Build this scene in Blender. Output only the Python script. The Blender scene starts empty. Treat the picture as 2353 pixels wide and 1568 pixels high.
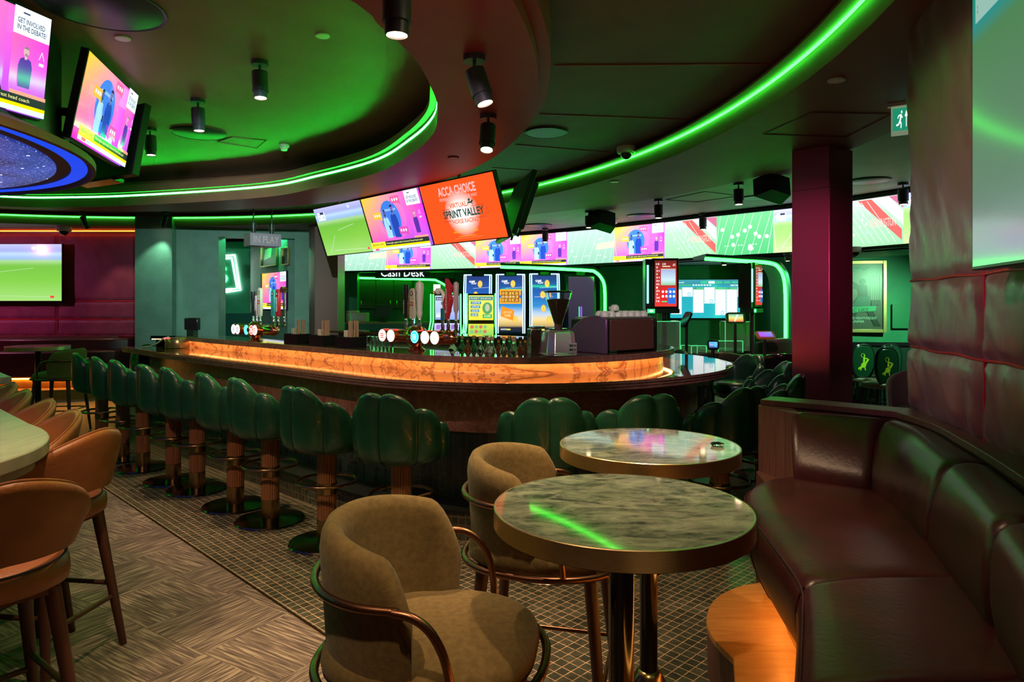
import bpy, bmesh, math, random
from mathutils import Vector, Matrix, Euler
PI=math.pi; R=math.radians
sc=bpy.context.scene; COL=sc.collection
random.seed(7)
# ---------------------------------------------------------------- camera, world, exposure
F=1569.0; CX=1176.5; HY=701.0; EYE=1.6
cam=bpy.data.objects.new('camera',bpy.data.cameras.new('camera')); COL.objects.link(cam)
cam.location=(0,0,EYE); cam.rotation_euler=(PI/2,0,0)
cam.data.sensor_width=36; cam.data.lens=36*F/2353; cam.data.shift_y=-(784-HY)/2353
cam.data.clip_start=0.05; cam.data.clip_end=100
sc.camera=cam
w=bpy.data.worlds.new('world'); sc.world=w; w.use_nodes=True
w.node_tree.nodes['Background'].inputs[0].default_value=(.50,.15,.17,1)
w.node_tree.nodes['Background'].inputs[1].default_value=0.14
sc.view_settings.view_transform='Standard'; sc.view_settings.look='None'
sc.view_settings.gamma=1; sc.view_settings.use_curve_mapping=False
sc.view_settings.exposure=0.0
def wp(px,Y,py=None,z=None):
    X=(px-CX)*Y/F
    if py is not None: z=EYE-(py-HY)*Y/F
    return Vector((X,Y,z if z is not None else 0))
def at(px,py,z):            # point of height z seen at a pixel
    Y=F*(EYE-z)/(py-HY); return Vector(((px-CX)*Y/F,Y,z))
# ---------------------------------------------------------------- materials
MATS={}
def nt(m): return m.node_tree.nodes, m.node_tree.links
def mat(name,col,rough=.5,metal=0,emit=None,es=0,spec=.5,sheen=0,trans=0,coat=0,ior=1.45,sample=None):
    if name in MATS: return MATS[name]
    m=bpy.data.materials.new(name); m.use_nodes=True; b=m.node_tree.nodes['Principled BSDF']
    b.inputs['Base Color'].default_value=(*col,1); b.inputs['Roughness'].default_value=rough
    b.inputs['Metallic'].default_value=metal; b.inputs['Specular IOR Level'].default_value=spec
    b.inputs['Sheen Weight'].default_value=sheen; b.inputs['Transmission Weight'].default_value=trans
    b.inputs['Coat Weight'].default_value=coat; b.inputs['IOR'].default_value=ior
    if emit: b.inputs['Emission Color'].default_value=(*emit,1); b.inputs['Emission Strength'].default_value=es
    if sample: m.cycles.emission_sampling=sample
    MATS[name]=m; return m
def coords(m,scale=(1,1,1),rot=(0,0,0),kind='Object'):
    n,l=nt(m); tc=n.new('ShaderNodeTexCoord'); mp=n.new('ShaderNodeMapping')
    mp.inputs['Scale'].default_value=scale; mp.inputs['Rotation'].default_value=rot
    l.new(tc.outputs[kind],mp.inputs[0]); return mp.outputs[0]
def ramp(m,fac,stops):
    n,l=nt(m); r=n.new('ShaderNodeValToRGB'); e=r.color_ramp.elements
    while len(e)<len(stops): e.new(.5)
    for i,(p,c) in enumerate(stops): e[i].position=p; e[i].color=(*c,1)
    l.new(fac,r.inputs[0]); return r.outputs[0]
def noise(m,vec,scale,detail=4,dist=0,rough=.5):
    n,l=nt(m); t=n.new('ShaderNodeTexNoise'); t.inputs['Scale'].default_value=scale
    t.inputs['Detail'].default_value=detail; t.inputs['Distortion'].default_value=dist; t.inputs['Roughness'].default_value=rough
    l.new(vec,t.inputs['Vector']); return t.outputs[0]
def setcol(m,c): nt(m)[1].new(c,m.node_tree.nodes['Principled BSDF'].inputs['Base Color'])
def bump(m,h,strength=.2,dist=.01):
    n,l=nt(m); b=n.new('ShaderNodeBump'); b.inputs['Strength'].default_value=strength; b.inputs['Distance'].default_value=dist
    l.new(h,b.inputs['Height']); l.new(b.outputs[0],m.node_tree.nodes['Principled BSDF'].inputs['Normal'])
def noisy(name,c1,c2,scale=6,rough=.5,bs=.0,bscale=None,stretch=(1,1,1),detail=5,dist=0,lo=.35,hi=.65,**k):
    if name in MATS: return MATS[name]
    m=mat(name,c1,rough,**k); v=coords(m,stretch)
    f=noise(m,v,scale,detail,dist); setcol(m,ramp(m,f,[(lo,c1),(hi,c2)]))
    if bs: bump(m,noise(m,v,bscale or scale*3,4),bs,.01)
    return m
M_green=noisy('green_leather',(.008,.052,.026),(.013,.070,.035),9,.30,.12,90,coat=.12)
M_burg=noisy('burgundy_leather',(.032,.006,.008),(.050,.008,.011),7,.36,.10,60)
M_wallup=noisy('burgundy_velour',(.125,.030,.042),(.18,.046,.064),5,.36,.5,9,stretch=(1,1,.45),sheen=.1)
M_wallfar=noisy('burgundy_panel_fabric',(.13,.014,.05),(.18,.022,.065),4,.55,.3,12,sheen=.3)
M_brown=noisy('tan_leather',(.20,.062,.018),(.33,.115,.035),6,.42,.18,70,lo=.3,hi=.7)
M_olive=noisy('olive_velvet',(.115,.076,.022),(.16,.108,.034),60,.9,.1,200,sheen=.08)
M_piping=mat('red_piping',(.38,.008,.02),.5)
M_blk=mat('black_metal',(.012,.012,.014),.38,.0)
M_blkg=mat('black_gloss',(.008,.008,.01),.12)
M_lamp=mat('lamp_black',(.03,.03,.045),.42)
M_brass=noisy('brushed_brass',(.62,.45,.24),(.72,.54,.30),40,.33,metal=1,stretch=(1,1,12))
M_brass2=mat('aged_brass',(.30,.20,.09),.25,1)
M_bronze=mat('bronze_tube',(.22,.105,.06),.33,1)
M_copper=mat('copper',(.80,.32,.16),.16,1)
M_chrome=mat('chrome',(.7,.7,.72),.12,1)
M_steel=mat('steel',(.70,.71,.70),.33,.85)
M_leg=noisy('dark_walnut',(.055,.018,.012),(.09,.032,.02),8,.4,stretch=(1,1,.1))
M_wood=noisy('walnut_panel',(.085,.032,.026),(.135,.056,.044),6,.45,.05,stretch=(6,6,.35),dist=1.2)
M_flute=noisy('fluted_wood',(.16,.062,.022),(.24,.10,.038),10,.42,stretch=(3,3,.2))
M_ply=noisy('oak_plinth',(.42,.17,.035),(.52,.25,.06),3,.5,stretch=(1,6,1),dist=1.6)
M_table=noisy('limed_wood',(.22,.20,.15),(.30,.27,.21),5,.42,stretch=(10,1,1),dist=.6)
M_clg=noisy('brown_ceiling_plaster',(.21,.065,.055),(.25,.08,.065),3,.62,.04,30)
M_clgc=noisy('umber_ceiling_panel',(.17,.055,.05),(.20,.068,.06),3,.6,.03,30)
M_ring=noisy('oxblood_ceiling_ring',(.34,.022,.026),(.38,.03,.034),3,.5,.03,30)
M_clga=noisy('coffer_plaster',(.26,.115,.085),(.29,.135,.10),3,.5,.03,30)
M_clge=noisy('grey_ceiling_plaster',(.23,.21,.20),(.27,.25,.24),3,.6,.03,30)
M_gwall=noisy('green_plaster',(.10,.185,.16),(.125,.225,.195),4,.6,.15,25)
M_gwall2=noisy('deep_green_wall',(.012,.14,.07),(.018,.17,.09),4,.55,.05,25)
M_col=mat('burgundy_metal_column',(.45,.12,.20),.34,.72)
M_colb=mat('brown_metal_column',(.22,.12,.12),.42,.3)
M_white=mat('white_plastic',(.75,.75,.72),.35)
M_cream=mat('cream_print',(.7,.66,.5),.7)
M_glass=mat('clear_glass',(.92,.96,.94),.03,trans=1,ior=1.45)
M_acryl=mat('acrylic',(.8,.95,.88),.05,trans=.9,ior=1.3)
M_bottg=mat('green_bottle_glass',(.05,.25,.08),.05,trans=.85)
M_botta=mat('amber_bottle_glass',(.35,.10,.02),.05,trans=.8)
M_gold=mat('gilt_frame',(.50,.34,.14),.35,.8)
M_label=mat('bottle_label',(.7,.68,.6),.6)
M_bean=noisy('coffee_beans',(.03,.012,.006),(.09,.035,.015),90,.5)
M_teal=mat('teal_laminate',(.01,.16,.16),.4)
M_dcab=mat('dark_cabinet',(.035,.018,.014),.4)
M_felt=mat('green_baize',(.02,.22,.09),.9)
M_grey=noisy('grey_tweed',(.42,.40,.38),(.52,.50,.47),120,.9)
M_orange=mat('orange_case',(.75,.35,.12),.4)
def emis(name,col,s,sample=None): return mat(name,(0,0,0),.4,0,col,s,sample=sample)
M_ledg=emis('green_led',(.015,1,.03),24.0)
M_ledg1=emis('green_led_bright',(.014,1,.05),85.0)
M_ledg3=emis('green_led_soft',(.025,1,.04),14.0)
M_ledg2=emis('green_led_core',(.25,1,.40),9)
M_ledw=emis('warm_led',(1,.44,.12),30)
M_leda=emis('amber_led',(1,.42,.07),22)
M_ledo=emis('orange_led',(1,.16,.02),6)
M_ledb=emis('blue_glow',(.0,.06,.85),1.0)
M_ledc=emis('cool_led',(.30,.62,1),5)
M_ledt=emis('aqua_led',(.1,1,.55),7)
M_neonw=emis('white_neon',(.9,1,.95),9)
M_neong=emis('green_neon',(.05,1,.3),9)
M_lens=emis('lamp_lens',(1,.70,.42),26,'NONE')
# screen pictures: colour attribute on glowing glass
def picmat(name,s,sample,rough=.12):
    m=mat(name,(.01,.01,.01),rough,emit=(1,1,1),es=s,sample=sample); n,l=nt(m)
    a=n.new('ShaderNodeVertexColor'); a.layer_name='Col'
    l.new(a.outputs[0],m.node_tree.nodes['Principled BSDF'].inputs['Emission Color']); return m
M_pic=picmat('screen_picture',1.25,'FRONT'); M_picn=picmat('screen_detail',1.25,'NONE')
M_vid=picmat('video_panel',2.0,'FRONT'); M_vidn=picmat('video_detail',2.0,'NONE')
M_prt=mat('printed_art',(0,0,0),.35)
_n,_l=nt(M_prt); _a=_n.new('ShaderNodeVertexColor'); _a.layer_name='Col'; _l.new(_a.outputs[0],_n['Principled BSDF'].inputs['Base Color'])
# onyx / marbles
def marble(name,c1,c2,c3,scale,rough,vein=.5,dist=2.5,lo=.3,hi=.7,fs=1,st=(1,1,1)):
    m=mat(name,c1,rough); v=coords(m,st,(0,0,.5) if st!=(1,1,1) else (0,0,0)); f=noise(m,v,scale*fs,12 if fs>1 else 8,dist,.68 if fs>1 else .6)
    g=noise(m,v,scale*.55,6,dist*1.4,.55); n,l=nt(m)
    a=ramp(m,f,[(lo,c1),(hi,c2)]); k=ramp(m,g,[(.47,(0,0,0)),(.5,(1,1,1)),(.53,(0,0,0))])
    mx=n.new('ShaderNodeMixRGB'); l.new(k,mx.inputs[0]); l.new(a,mx.inputs[1]); mx.inputs[2].default_value=(*c3,1)
    s=n.new('ShaderNodeMath'); s.operation='MULTIPLY'; s.inputs[1].default_value=vein; l.new(k,s.inputs[0]); l.new(s.outputs[0],mx.inputs[0])
    setcol(m,mx.outputs[0]); return m
M_onyx=marble('orange_onyx',(.62,.30,.15),(.80,.48,.28),(.16,.07,.05),2.2,.18,.85,3.5)
M_ctop=marble('polished_brown_marble',(.10,.045,.035),(.17,.08,.055),(.05,.02,.02),3.0,.035,.6)
M_cedge=marble('brown_marble_edge',(.16,.065,.05),(.26,.12,.085),(.06,.03,.03),6,.25,.5)
M_cfront=marble('brown_marble_front',(.26,.085,.06),(.42,.16,.11),(.60,.34,.26),2.0,.28,.5,4)
M_gmar=marble('green_marble',(.035,.05,.04),(.27,.31,.22),(.50,.50,.40),3.5,.055,.25,.7,.38,.64,2.2,(1,2.2,1))
def tiles(name,c1,c2,mort,bw,bh,ms,rot,rough=.35,kind='Object'):
    m=mat(name,c1,rough); v=coords(m,(1,1,1),rot,kind); n,l=nt(m)
    b=n.new('ShaderNodeTexBrick'); b.offset=0; b.inputs['Scale'].default_value=1
    b.inputs['Brick Width'].default_value=bw; b.inputs['Row Height'].default_value=bh
    b.inputs['Mortar Size'].default_value=ms; b.inputs['Mortar Smooth'].default_value=.1; b.inputs['Bias'].default_value=0
    b.inputs['Color1'].default_value=(*c1,1); b.inputs['Color2'].default_value=(*c2,1); b.inputs['Mortar'].default_value=(*mort,1)
    l.new(v,b.inputs['Vector'])
    g=noise(m,v,28,6,1.5); k=ramp(m,g,[(.3,(.55,.55,.55)),(.7,(1.35,1.35,1.3))])
    mx=n.new('ShaderNodeMixRGB'); mx.blend_type='MULTIPLY'; mx.inputs[0].default_value=.9
    l.new(b.outputs[0],mx.inputs[1]); l.new(k,mx.inputs[2]); setcol(m,mx.outputs[0]); return m
M_mosaic=tiles('green_mosaic',(.045,.050,.036),(.095,.095,.066),(.60,.40,.24),.052,.052,.0022,(0,0,R(45)),.32)
M_plinth=tiles('green_mosaic_riser',(.05,.06,.04),(.09,.095,.065),(.42,.28,.17),.052,.052,.0016,(0,0,0),.35,'UV')
M_vtile=tiles('vertical_marble_tile',(.018,.030,.024),(.040,.058,.046),(.10,.11,.09),.055,.34,.0012,(0,0,0),.25,'UV')
def carpet():
    m=mat('woven_carpet',(.15,.1,.08),.95); n,l=nt(m)
    outs=[]
    for sx in ((5,90,1),(90,5,1)):
        v=coords(m,sx,(0,0,0)); 
        mp=[q for q in n if q.type=='MAPPING'][-1]; mp.inputs['Rotation'].default_value=(0,0,0)
        r=n.new('ShaderNodeVectorRotate'); r.inputs['Angle'].default_value=R(32); l.new(n[-1].outputs[0] if False else [q for q in n if q.type=='TEX_COORD'][-1].outputs['Object'],r.inputs['Vector'])
        l.new(r.outputs[0],mp.inputs[0]); outs.append(noise(m,mp.outputs[0],1.0,3,.25))
    r=n.new('ShaderNodeVectorRotate'); r.inputs['Angle'].default_value=R(32)
    l.new([q for q in n if q.type=='TEX_COORD'][-1].outputs['Object'],r.inputs['Vector'])
    ch=n.new('ShaderNodeTexChecker'); ch.inputs['Scale'].default_value=2.1; l.new(r.outputs[0],ch.inputs['Vector'])
    mx=n.new('ShaderNodeMix'); l.new(ch.outputs['Fac'],mx.inputs[0]); l.new(outs[0],mx.inputs[2]); l.new(outs[1],mx.inputs[3])
    cr=ramp(m,mx.outputs[0],[(.34,(.070,.050,.045)),(.50,(.15,.112,.092)),(.64,(.34,.27,.20))])
    big=noise(m,r.outputs[0],1.6,3); k=ramp(m,big,[(.35,(.75,.75,.75)),(.65,(1.15,1.15,1.15))])
    m2=n.new('ShaderNodeMixRGB'); m2.blend_type='MULTIPLY'; m2.inputs[0].default_value=1; l.new(cr,m2.inputs[1]); l.new(k,m2.inputs[2])
    setcol(m,m2.outputs[0]); bump(m,mx.outputs[0],.4,.004); return m
M_carpet=carpet()
M_stars=mat('starry_panel',(.0,.0,.0),.25,sample='NONE')
def stars():
    m=M_stars; n,l=nt(m); v=coords(m)
    vo=n.new('ShaderNodeTexVoronoi'); vo.inputs['Scale'].default_value=9; l.new(v,vo.inputs['Vector'])
    a=ramp(m,vo.outputs['Distance'],[(.05,(4,4,4)),(.10,(0,0,0))])
    g=ramp(m,noise(m,v,2.2,6,.6),[(.3,(.005,.015,.16)),(.7,(.04,.08,.50))])
    f=ramp(m,noise(m,v,90,2),[(.62,(0,0,0)),(.72,(.5,.6,.9))])
    s=n.new('ShaderNodeMixRGB'); s.blend_type='ADD'; s.inputs[0].default_value=1; l.new(a,s.inputs[1]); l.new(g,s.inputs[2])
    s2=n.new('ShaderNodeMixRGB'); s2.blend_type='ADD'; s2.inputs[0].default_value=1; l.new(s.outputs[0],s2.inputs[1]); l.new(f,s2.inputs[2])
    b=n['Principled BSDF']; l.new(s2.outputs[0],b.inputs['Emission Color']); b.inputs['Emission Strength'].default_value=1
stars()
# ---------------------------------------------------------------- mesh helper
class MB:
    def __init__(s): s.v=[]; s.f=[]; s.m=[]; s.c=[]; s.uv=[]
    def add(s,vs,fs,mi=0,cols=None,uvs=None):
        o=len(s.v); s.v+= [tuple(p) for p in vs]; s.f+=[tuple(i+o for i in f) for f in fs]; s.m+=[mi]*len(fs)
        s.c+= cols if cols else [(1,1,1)]*len(vs); s.uv+= uvs if uvs else [(0,0)]*len(vs); return s
    def box(s,c,d,rot=0,mi=0,tilt=None):
        x,y,z=[q/2 for q in d]; vs=[Vector((a*x,b*y,e*z)) for a in(-1,1) for b in(-1,1) for e in(-1,1)]
        if tilt is not None: vs=[tilt@v for v in vs]
        M=Matrix.Rotation(rot,3,'Z'); vs=[M@v+Vector(c) for v in vs]
        return s.add(vs,[(0,1,3,2),(4,6,7,5),(0,4,5,1),(2,3,7,6),(0,2,6,4),(1,5,7,3)],mi)
    def lathe(s,prof,n=32,c=(0,0,0),mi=0,mat3=None,flute=0,nf=0):
        vs=[];fs=[]
        for (r,z) in prof:
            for k in range(n):
                a=2*PI*k/n; rr=r*(1+(flute*(-abs(math.cos(nf*a/2))**6) if flute else 0))
                vs.append(Vector((rr*math.cos(a),rr*math.sin(a),z)))
        if mat3 is not None: vs=[mat3@v for v in vs]
        vs=[v+Vector(c) for v in vs]
        for i in range(len(prof)-1):
            for k in range(n):
                k2=(k+1)%n; fs.append((i*n+k,i*n+k2,(i+1)*n+k2,(i+1)*n+k))
        if prof[0][0]>1e-6: fs.append(tuple(range(n-1,-1,-1)))
        if prof[-1][0]>1e-6: fs.append(tuple((len(prof)-1)*n+k for k in range(n)))
        return s.add(vs,fs,mi)
    def cyl(s,p0,p1,r0,r1=None,n=16,mi=0):
        r1=r0 if r1 is None else r1; p0=Vector(p0);p1=Vector(p1); d=p1-p0; L=d.length
        M=d.to_track_quat('Z','Y').to_matrix()
        return s.lathe([(r0,0),(r1,L)],n,p0,mi,M)
    def tube(s,path,r,n=10,closed=False,mi=0):
        P=[Vector(p) for p in path]; N=len(P); vs=[];fs=[]; prev=None
        for i,p in enumerate(P):
            if closed: t=(P[(i+1)%N]-P[i-1]).normalized()
            else: t=(P[min(i+1,N-1)]-P[max(i-1,0)]).normalized()
            if prev is None:
                u=t.orthogonal().normalized()
            else:
                u=(prev-t*prev.dot(t)); u=u.normalized() if u.length>1e-6 else t.orthogonal().normalized()
            prev=u; b=t.cross(u); rr=r[i] if isinstance(r,(list,tuple)) else r
            for k in range(n):
                a=2*PI*k/n; vs.append(p+u*rr*math.cos(a)+b*rr*math.sin(a))
        for i in range(N if closed else N-1):
            j=(i+1)%N; off=0
            if closed and j==0:   # best twist match
                off=min(range(n),key=lambda q:(vs[i*n]-vs[q]).length)
            for k in range(n):
                k2=(k+1)%n; fs.append((i*n+k,i*n+k2,j*n+(k2+off)%n,j*n+(k+off)%n))
        if not closed: fs+= [tuple(range(n-1,-1,-1)),tuple((N-1)*n+k for k in range(n))]
        return s.add(vs,fs,mi)
    def prism(s,poly,z0,z1,mi=0):
        n=len(poly); vs=[(x,y,z0) for x,y in poly]+[(x,y,z1) for x,y in poly]
        fs=[tuple(range(n-1,-1,-1)),tuple(range(n,2*n))]+[(i,(i+1)%n,n+(i+1)%n,n+i) for i in range(n)]
        return s.add(vs,fs,mi)
    def grid(s,fn,nu,nv,mi=0,uvf=None,close_u=False):
        vs=[fn(i/(nu if not close_u else nu),j/nv) for j in range(nv+1) for i in range(nu+(0 if close_u else 1))]
        w=nu+(0 if close_u else 1)
        fs=[(j*w+i,j*w+(i+1)%w,(j+1)*w+(i+1)%w,(j+1)*w+i) for j in range(nv) for i in range(nu)]
        uv=[uvf(i/nu,j/nv) for j in range(nv+1) for i in range(w)] if uvf else None
        return s.add(vs,fs,mi,uvs=uv)
    def xf(s,M,start=0):
        s.v=[tuple(v) if i<start else tuple(M@Vector(v)) for i,v in enumerate(s.v)]; return s
def obj(name,mb,mats,parent=None,loc=None,smooth=True,ang=40,label=None,fixn=True,bev=0,sub=0):
    me=bpy.data.meshes.new(name); me.from_pydata(mb.v,[],mb.f)
    for m in (mats if isinstance(mats,(list,tuple)) else [mats]): me.materials.append(m)
    me.polygons.foreach_set('material_index',mb.m)
    if any(c!=(1,1,1) for c in mb.c):
        a=me.color_attributes.new('Col','FLOAT_COLOR','POINT'); a.data.foreach_set('color',[q for c in mb.c for q in (*c[:3],1)])
    if any(u!=(0,0) for u in mb.uv):
        l=me.uv_layers.new(name='UVMap'); l.data.foreach_set('uv',[q for lp in me.loops for q in mb.uv[lp.vertex_index]])
    if fixn:
        bm=bmesh.new(); bm.from_mesh(me); bmesh.ops.recalc_face_normals(bm,faces=bm.faces); bm.to_mesh(me); bm.free()
    if smooth:
        me.polygons.foreach_set('use_smooth',[True]*len(me.polygons)); me.set_sharp_from_angle(angle=R(ang))
    o=bpy.data.objects.new(name,me); COL.objects.link(o)
    if parent: o.parent=parent
    if loc is not None: o.location=loc
    if bev:
        b=o.modifiers.new('b','BEVEL'); b.width=bev; b.segments=2; b.limit_method='ANGLE'
    if sub:
        b=o.modifiers.new('s','SUBSURF'); b.levels=sub; b.render_levels=sub
    if label: o['label']=label
    return o
def thing(name,label,cat,loc=(0,0,0),rz=0,group=None,rot=None):
    o=bpy.data.objects.new(name,None); COL.objects.link(o); o.location=loc
    o.rotation_euler=rot if rot else (0,0,rz); o.empty_display_size=.1
    return tag(o,label,cat,group)
def tag(o,label,cat,group=None):
    o['label']=label; o['category']=cat
    if group: o['group']=group
    return o
def struct(o): o['kind']='structure'; return o
def dup(r,loc,rz,label,group=None):
    c=r.copy(); COL.objects.link(c); c.location=loc; c.rotation_euler=(0,0,rz); c['label']=label
    if group: c['group']=group
    def kids(a,b):
        for ch in list(a.children):
            d=ch.copy(); COL.objects.link(d); d.parent=b; kids(ch,d)
    kids(r,c); return c
def catmull(P,n=8,closed=False):
    out=[]; N=len(P); P=[Vector((*p,0)) if len(p)==2 else Vector(p) for p in P]
    for i in range(N if closed else N-1):
        p=[P[(i+k)%N] if closed else P[min(max(i+k,0),N-1)] for k in (-1,0,1,2)]
        for j in range(n):
            t=j/n; out.append(.5*((2*p[1])+(p[2]-p[0])*t+(2*p[0]-5*p[1]+4*p[2]-p[3])*t*t+(3*p[1]-p[0]-3*p[2]+p[3])*t**3))
    if not closed: out.append(P[-1])
    return out
def offset(path,d,closed=False):   # +d = to the left of travel
    out=[];N=len(path)
    for i,p in enumerate(path):
        a=path[i-1] if closed or i>0 else path[0]; b=path[(i+1)%N] if closed or i<N-1 else path[-1]
        t=(b-a); t.z=0; t.normalize(); out.append(p+Vector((-t.y,t.x,0))*d)
    return out
def band(mb,pa,pb,z0,z1,closed=False,mi=0):
    N=len(pa); vs=[];L=0;uv=[]
    for i in range(N):
        if i: L+=(pa[i]-pa[i-1]).length
        for p,z in((pa[i],z0),(pb[i],z0),(pb[i],z1),(pa[i],z1)): vs.append((p.x,p.y,z)); uv.append((L,z))
    fs=[]
    for i in range(N if closed else N-1):
        j=(i+1)%N
        for k in range(4): k2=(k+1)%4; fs.append((i*4+k,j*4+k,j*4+k2,i*4+k2))
    if not closed: fs+=[(0,1,2,3),tuple((N-1)*4+k for k in (3,2,1,0))]
    mb.add(vs,fs,mi,uvs=uv); return mb
def circle(cx,cy,r,n=96,a0=0,a1=2*PI): return [Vector((cx+r*math.cos(a0+(a1-a0)*k/n),cy+r*math.sin(a0+(a1-a0)*k/n),0)) for k in range(n)]
# ---------------------------------------------------------------- pictures
_tc={}
def textmesh(s,bold=0):
    k=(s,bold)
    if k not in _tc:
        cu=bpy.data.curves.new('t','FONT'); cu.body=s; cu.size=1; cu.offset=bold; cu.resolution_u=2
        o=bpy.data.objects.new('t',cu); me=o.to_mesh()
        v=[(p.co.x,p.co.y) for p in me.vertices]; f=[tuple(p.vertices) for p in me.polygons]
        o.to_mesh_clear(); bpy.data.objects.remove(o); bpy.data.curves.remove(cu)
        x0=min(p[0] for p in v);x1=max(p[0] for p in v);y0=min(p[1] for p in v);y1=max(p[1] for p in v)
        _tc[k]=([((p[0]-x0)/(x1-x0),(p[1]-y0)/(y1-y0)) for p in v],f)
    return _tc[k]
class Pic:      # coordinates 0..1 across, 0..1 up; drawn on the local XZ plane facing -Y
    def __init__(s,w,h,step=.0006): s.w=w;s.h=h;s.mb=MB();s.k=0;s.step=step
    def poly(s,pts,col,mi=1):
        s.k+=1; y=-s.step*s.k
        cols=col if isinstance(col[0],(tuple,list)) else [tuple(min(.995,q) for q in col)]*len(pts)
        s.mb.add([((u-.5)*s.w,y,(v-.5)*s.h) for u,v in pts],[tuple(range(len(pts)))],mi,[tuple(c) for c in cols]); return s
    def rect(s,a,b,c,d,col,mi=1): return s.poly([(a,b),(c,b),(c,d),(a,d)],col,mi)
    def grad(s,a,b,c,d,stops,n=10,mi=0,horiz=False):   # bilinear gradient rows
        s.k+=1;y=-s.step*s.k
        def cc(t):
            for i in range(len(stops)-1):
                if t<=stops[i+1][0]+1e-9:
                    q=(t-stops[i][0])/(stops[i+1][0]-stops[i][0]); return tuple(stops[i][1][k]*(1-q)+stops[i+1][1][k]*q for k in range(3))
            return stops[-1][1]
        vs=[];cs=[];fs=[]
        for i in range(n+1):
            t=i/n
            for e in (0,1):
                u,v=((a+(c-a)*t),(b,d)[e]) if horiz else ((a,c)[e],b+(d-b)*t)
                vs.append(((u-.5)*s.w,y,(v-.5)*s.h)); cs.append(cc(t))
            if i: fs.append((2*i-2,2*i-1,2*i+1,2*i))
        s.mb.add(vs,fs,mi,cs); return s
    def corners(s,a,b,c,d,c00,c10,c11,c01,mi=0,n=6):
        s.k+=1;y=-s.step*s.k;vs=[];cs=[];fs=[]
        for j in range(n+1):
            for i in range(n+1):
                u=i/n;v=j/n; vs.append(((a+(c-a)*u-.5)*s.w,y,(b+(d-b)*v-.5)*s.h))
                cs.append(tuple((c00[k]*(1-u)+c10[k]*u)*(1-v)+(c01[k]*(1-u)+c11[k]*u)*v for k in range(3)))
        for j in range(n):
            for i in range(n): fs.append((j*(n+1)+i,j*(n+1)+i+1,(j+1)*(n+1)+i+1,(j+1)*(n+1)+i))
        s.mb.add(vs,fs,mi,cs); return s
    def ell(s,u,v,ru,rv,col,n=24,a0=0,a1=2*PI):
        full=abs(a1-a0-2*PI)<1e-6
        return s.poly([(u+ru*math.cos(a0+(a1-a0)*k/(n if full else n-1)),v+rv*math.sin(a0+(a1-a0)*k/(n if full else n-1))) for k in range(n)],col)
    def ringe(s,u,v,ru,rv,t,col,n=40):
        s.k+=1;y=-s.step*s.k;vs=[];fs=[]
        for k in range(n):
            a=2*PI*k/n
            for q in (1,1-t): vs.append(((u+ru*q*math.cos(a)-.5)*s.w,y,(v+rv*q*math.sin(a)-.5)*s.h))
            k2=(k+1)%n; fs.append((2*k,2*k2,2*k2+1,2*k+1))
        s.mb.add(vs,fs,1,[col]*len(vs)); return s
    def line(s,u0,v0,u1,v1,t,col):
        dx=(u1-u0)*s.w;dz=(v1-v0)*s.h;L=math.hypot(dx,dz) or 1;nx=-dz/L*t/2;nz=dx/L*t/2
        return s.poly([(u0+nx/s.w,v0+nz/s.h),(u0-nx/s.w,v0-nz/s.h),(u1-nx/s.w,v1-nz/s.h),(u1+nx/s.w,v1+nz/s.h)],col)
    def text(s,t,a,b,c,d,col,bold=.01,rot=0):
        v,f=textmesh(t,bold); s.k+=1;y=-s.step*s.k;vs=[]
        for p in v:
            x,z=(p[0],p[1]) if not rot else (1-p[1],p[0])
            vs.append(((a+(c-a)*x-.5)*s.w,y,(b+(d-b)*z-.5)*s.h))
        s.mb.add(vs,f,1,[tuple(min(.995,q) for q in col)]*len(v)); return s
    def person(s,u,v,sc_,body,skin,hair,asp):   # standing half-figure, u,v = chest centre
        a=asp; s.poly([(u-.13*sc_*a,v-.42*sc_),(u+.13*sc_*a,v-.42*sc_),(u+.155*sc_*a,v+.02*sc_),(u+.12*sc_*a,v+.16*sc_),(u+.04*sc_*a,v+.21*sc_),(u-.04*sc_*a,v+.21*sc_),(u-.12*sc_*a,v+.16*sc_),(u-.155*sc_*a,v+.02*sc_)],body)
        s.rect(u-.03*sc_*a,v+.17*sc_,u+.03*sc_*a,v+.27*sc_,skin)
        s.ell(u,v+.33*sc_,.062*sc_*a,.10*sc_,skin,16); s.ell(u-.022*sc_*a,v+.345*sc_,.008*sc_*a,.008*sc_,hair,8); s.ell(u+.022*sc_*a,v+.345*sc_,.008*sc_*a,.008*sc_,hair,8); s.ell(u,v+.275*sc_,.035*sc_*a,.03*sc_,tuple(q*.6 for q in skin),10); s.ell(u,v+.385*sc_,.062*sc_*a,.055*sc_,hair,14,0,PI)
        s.ell(u,v+.265*sc_,.04*sc_*a,.03*sc_,hair,10,PI,2*PI); return s
    def make(s,parent,vid=False,loc=(0,0,0),name='screen',prt=False):
        ms=[M_prt,M_prt] if prt else ([M_vid,M_vidn] if vid else [M_pic,M_picn])
        o=obj(name,s.mb,ms,parent,loc,smooth=False,fixn=False); return o
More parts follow.
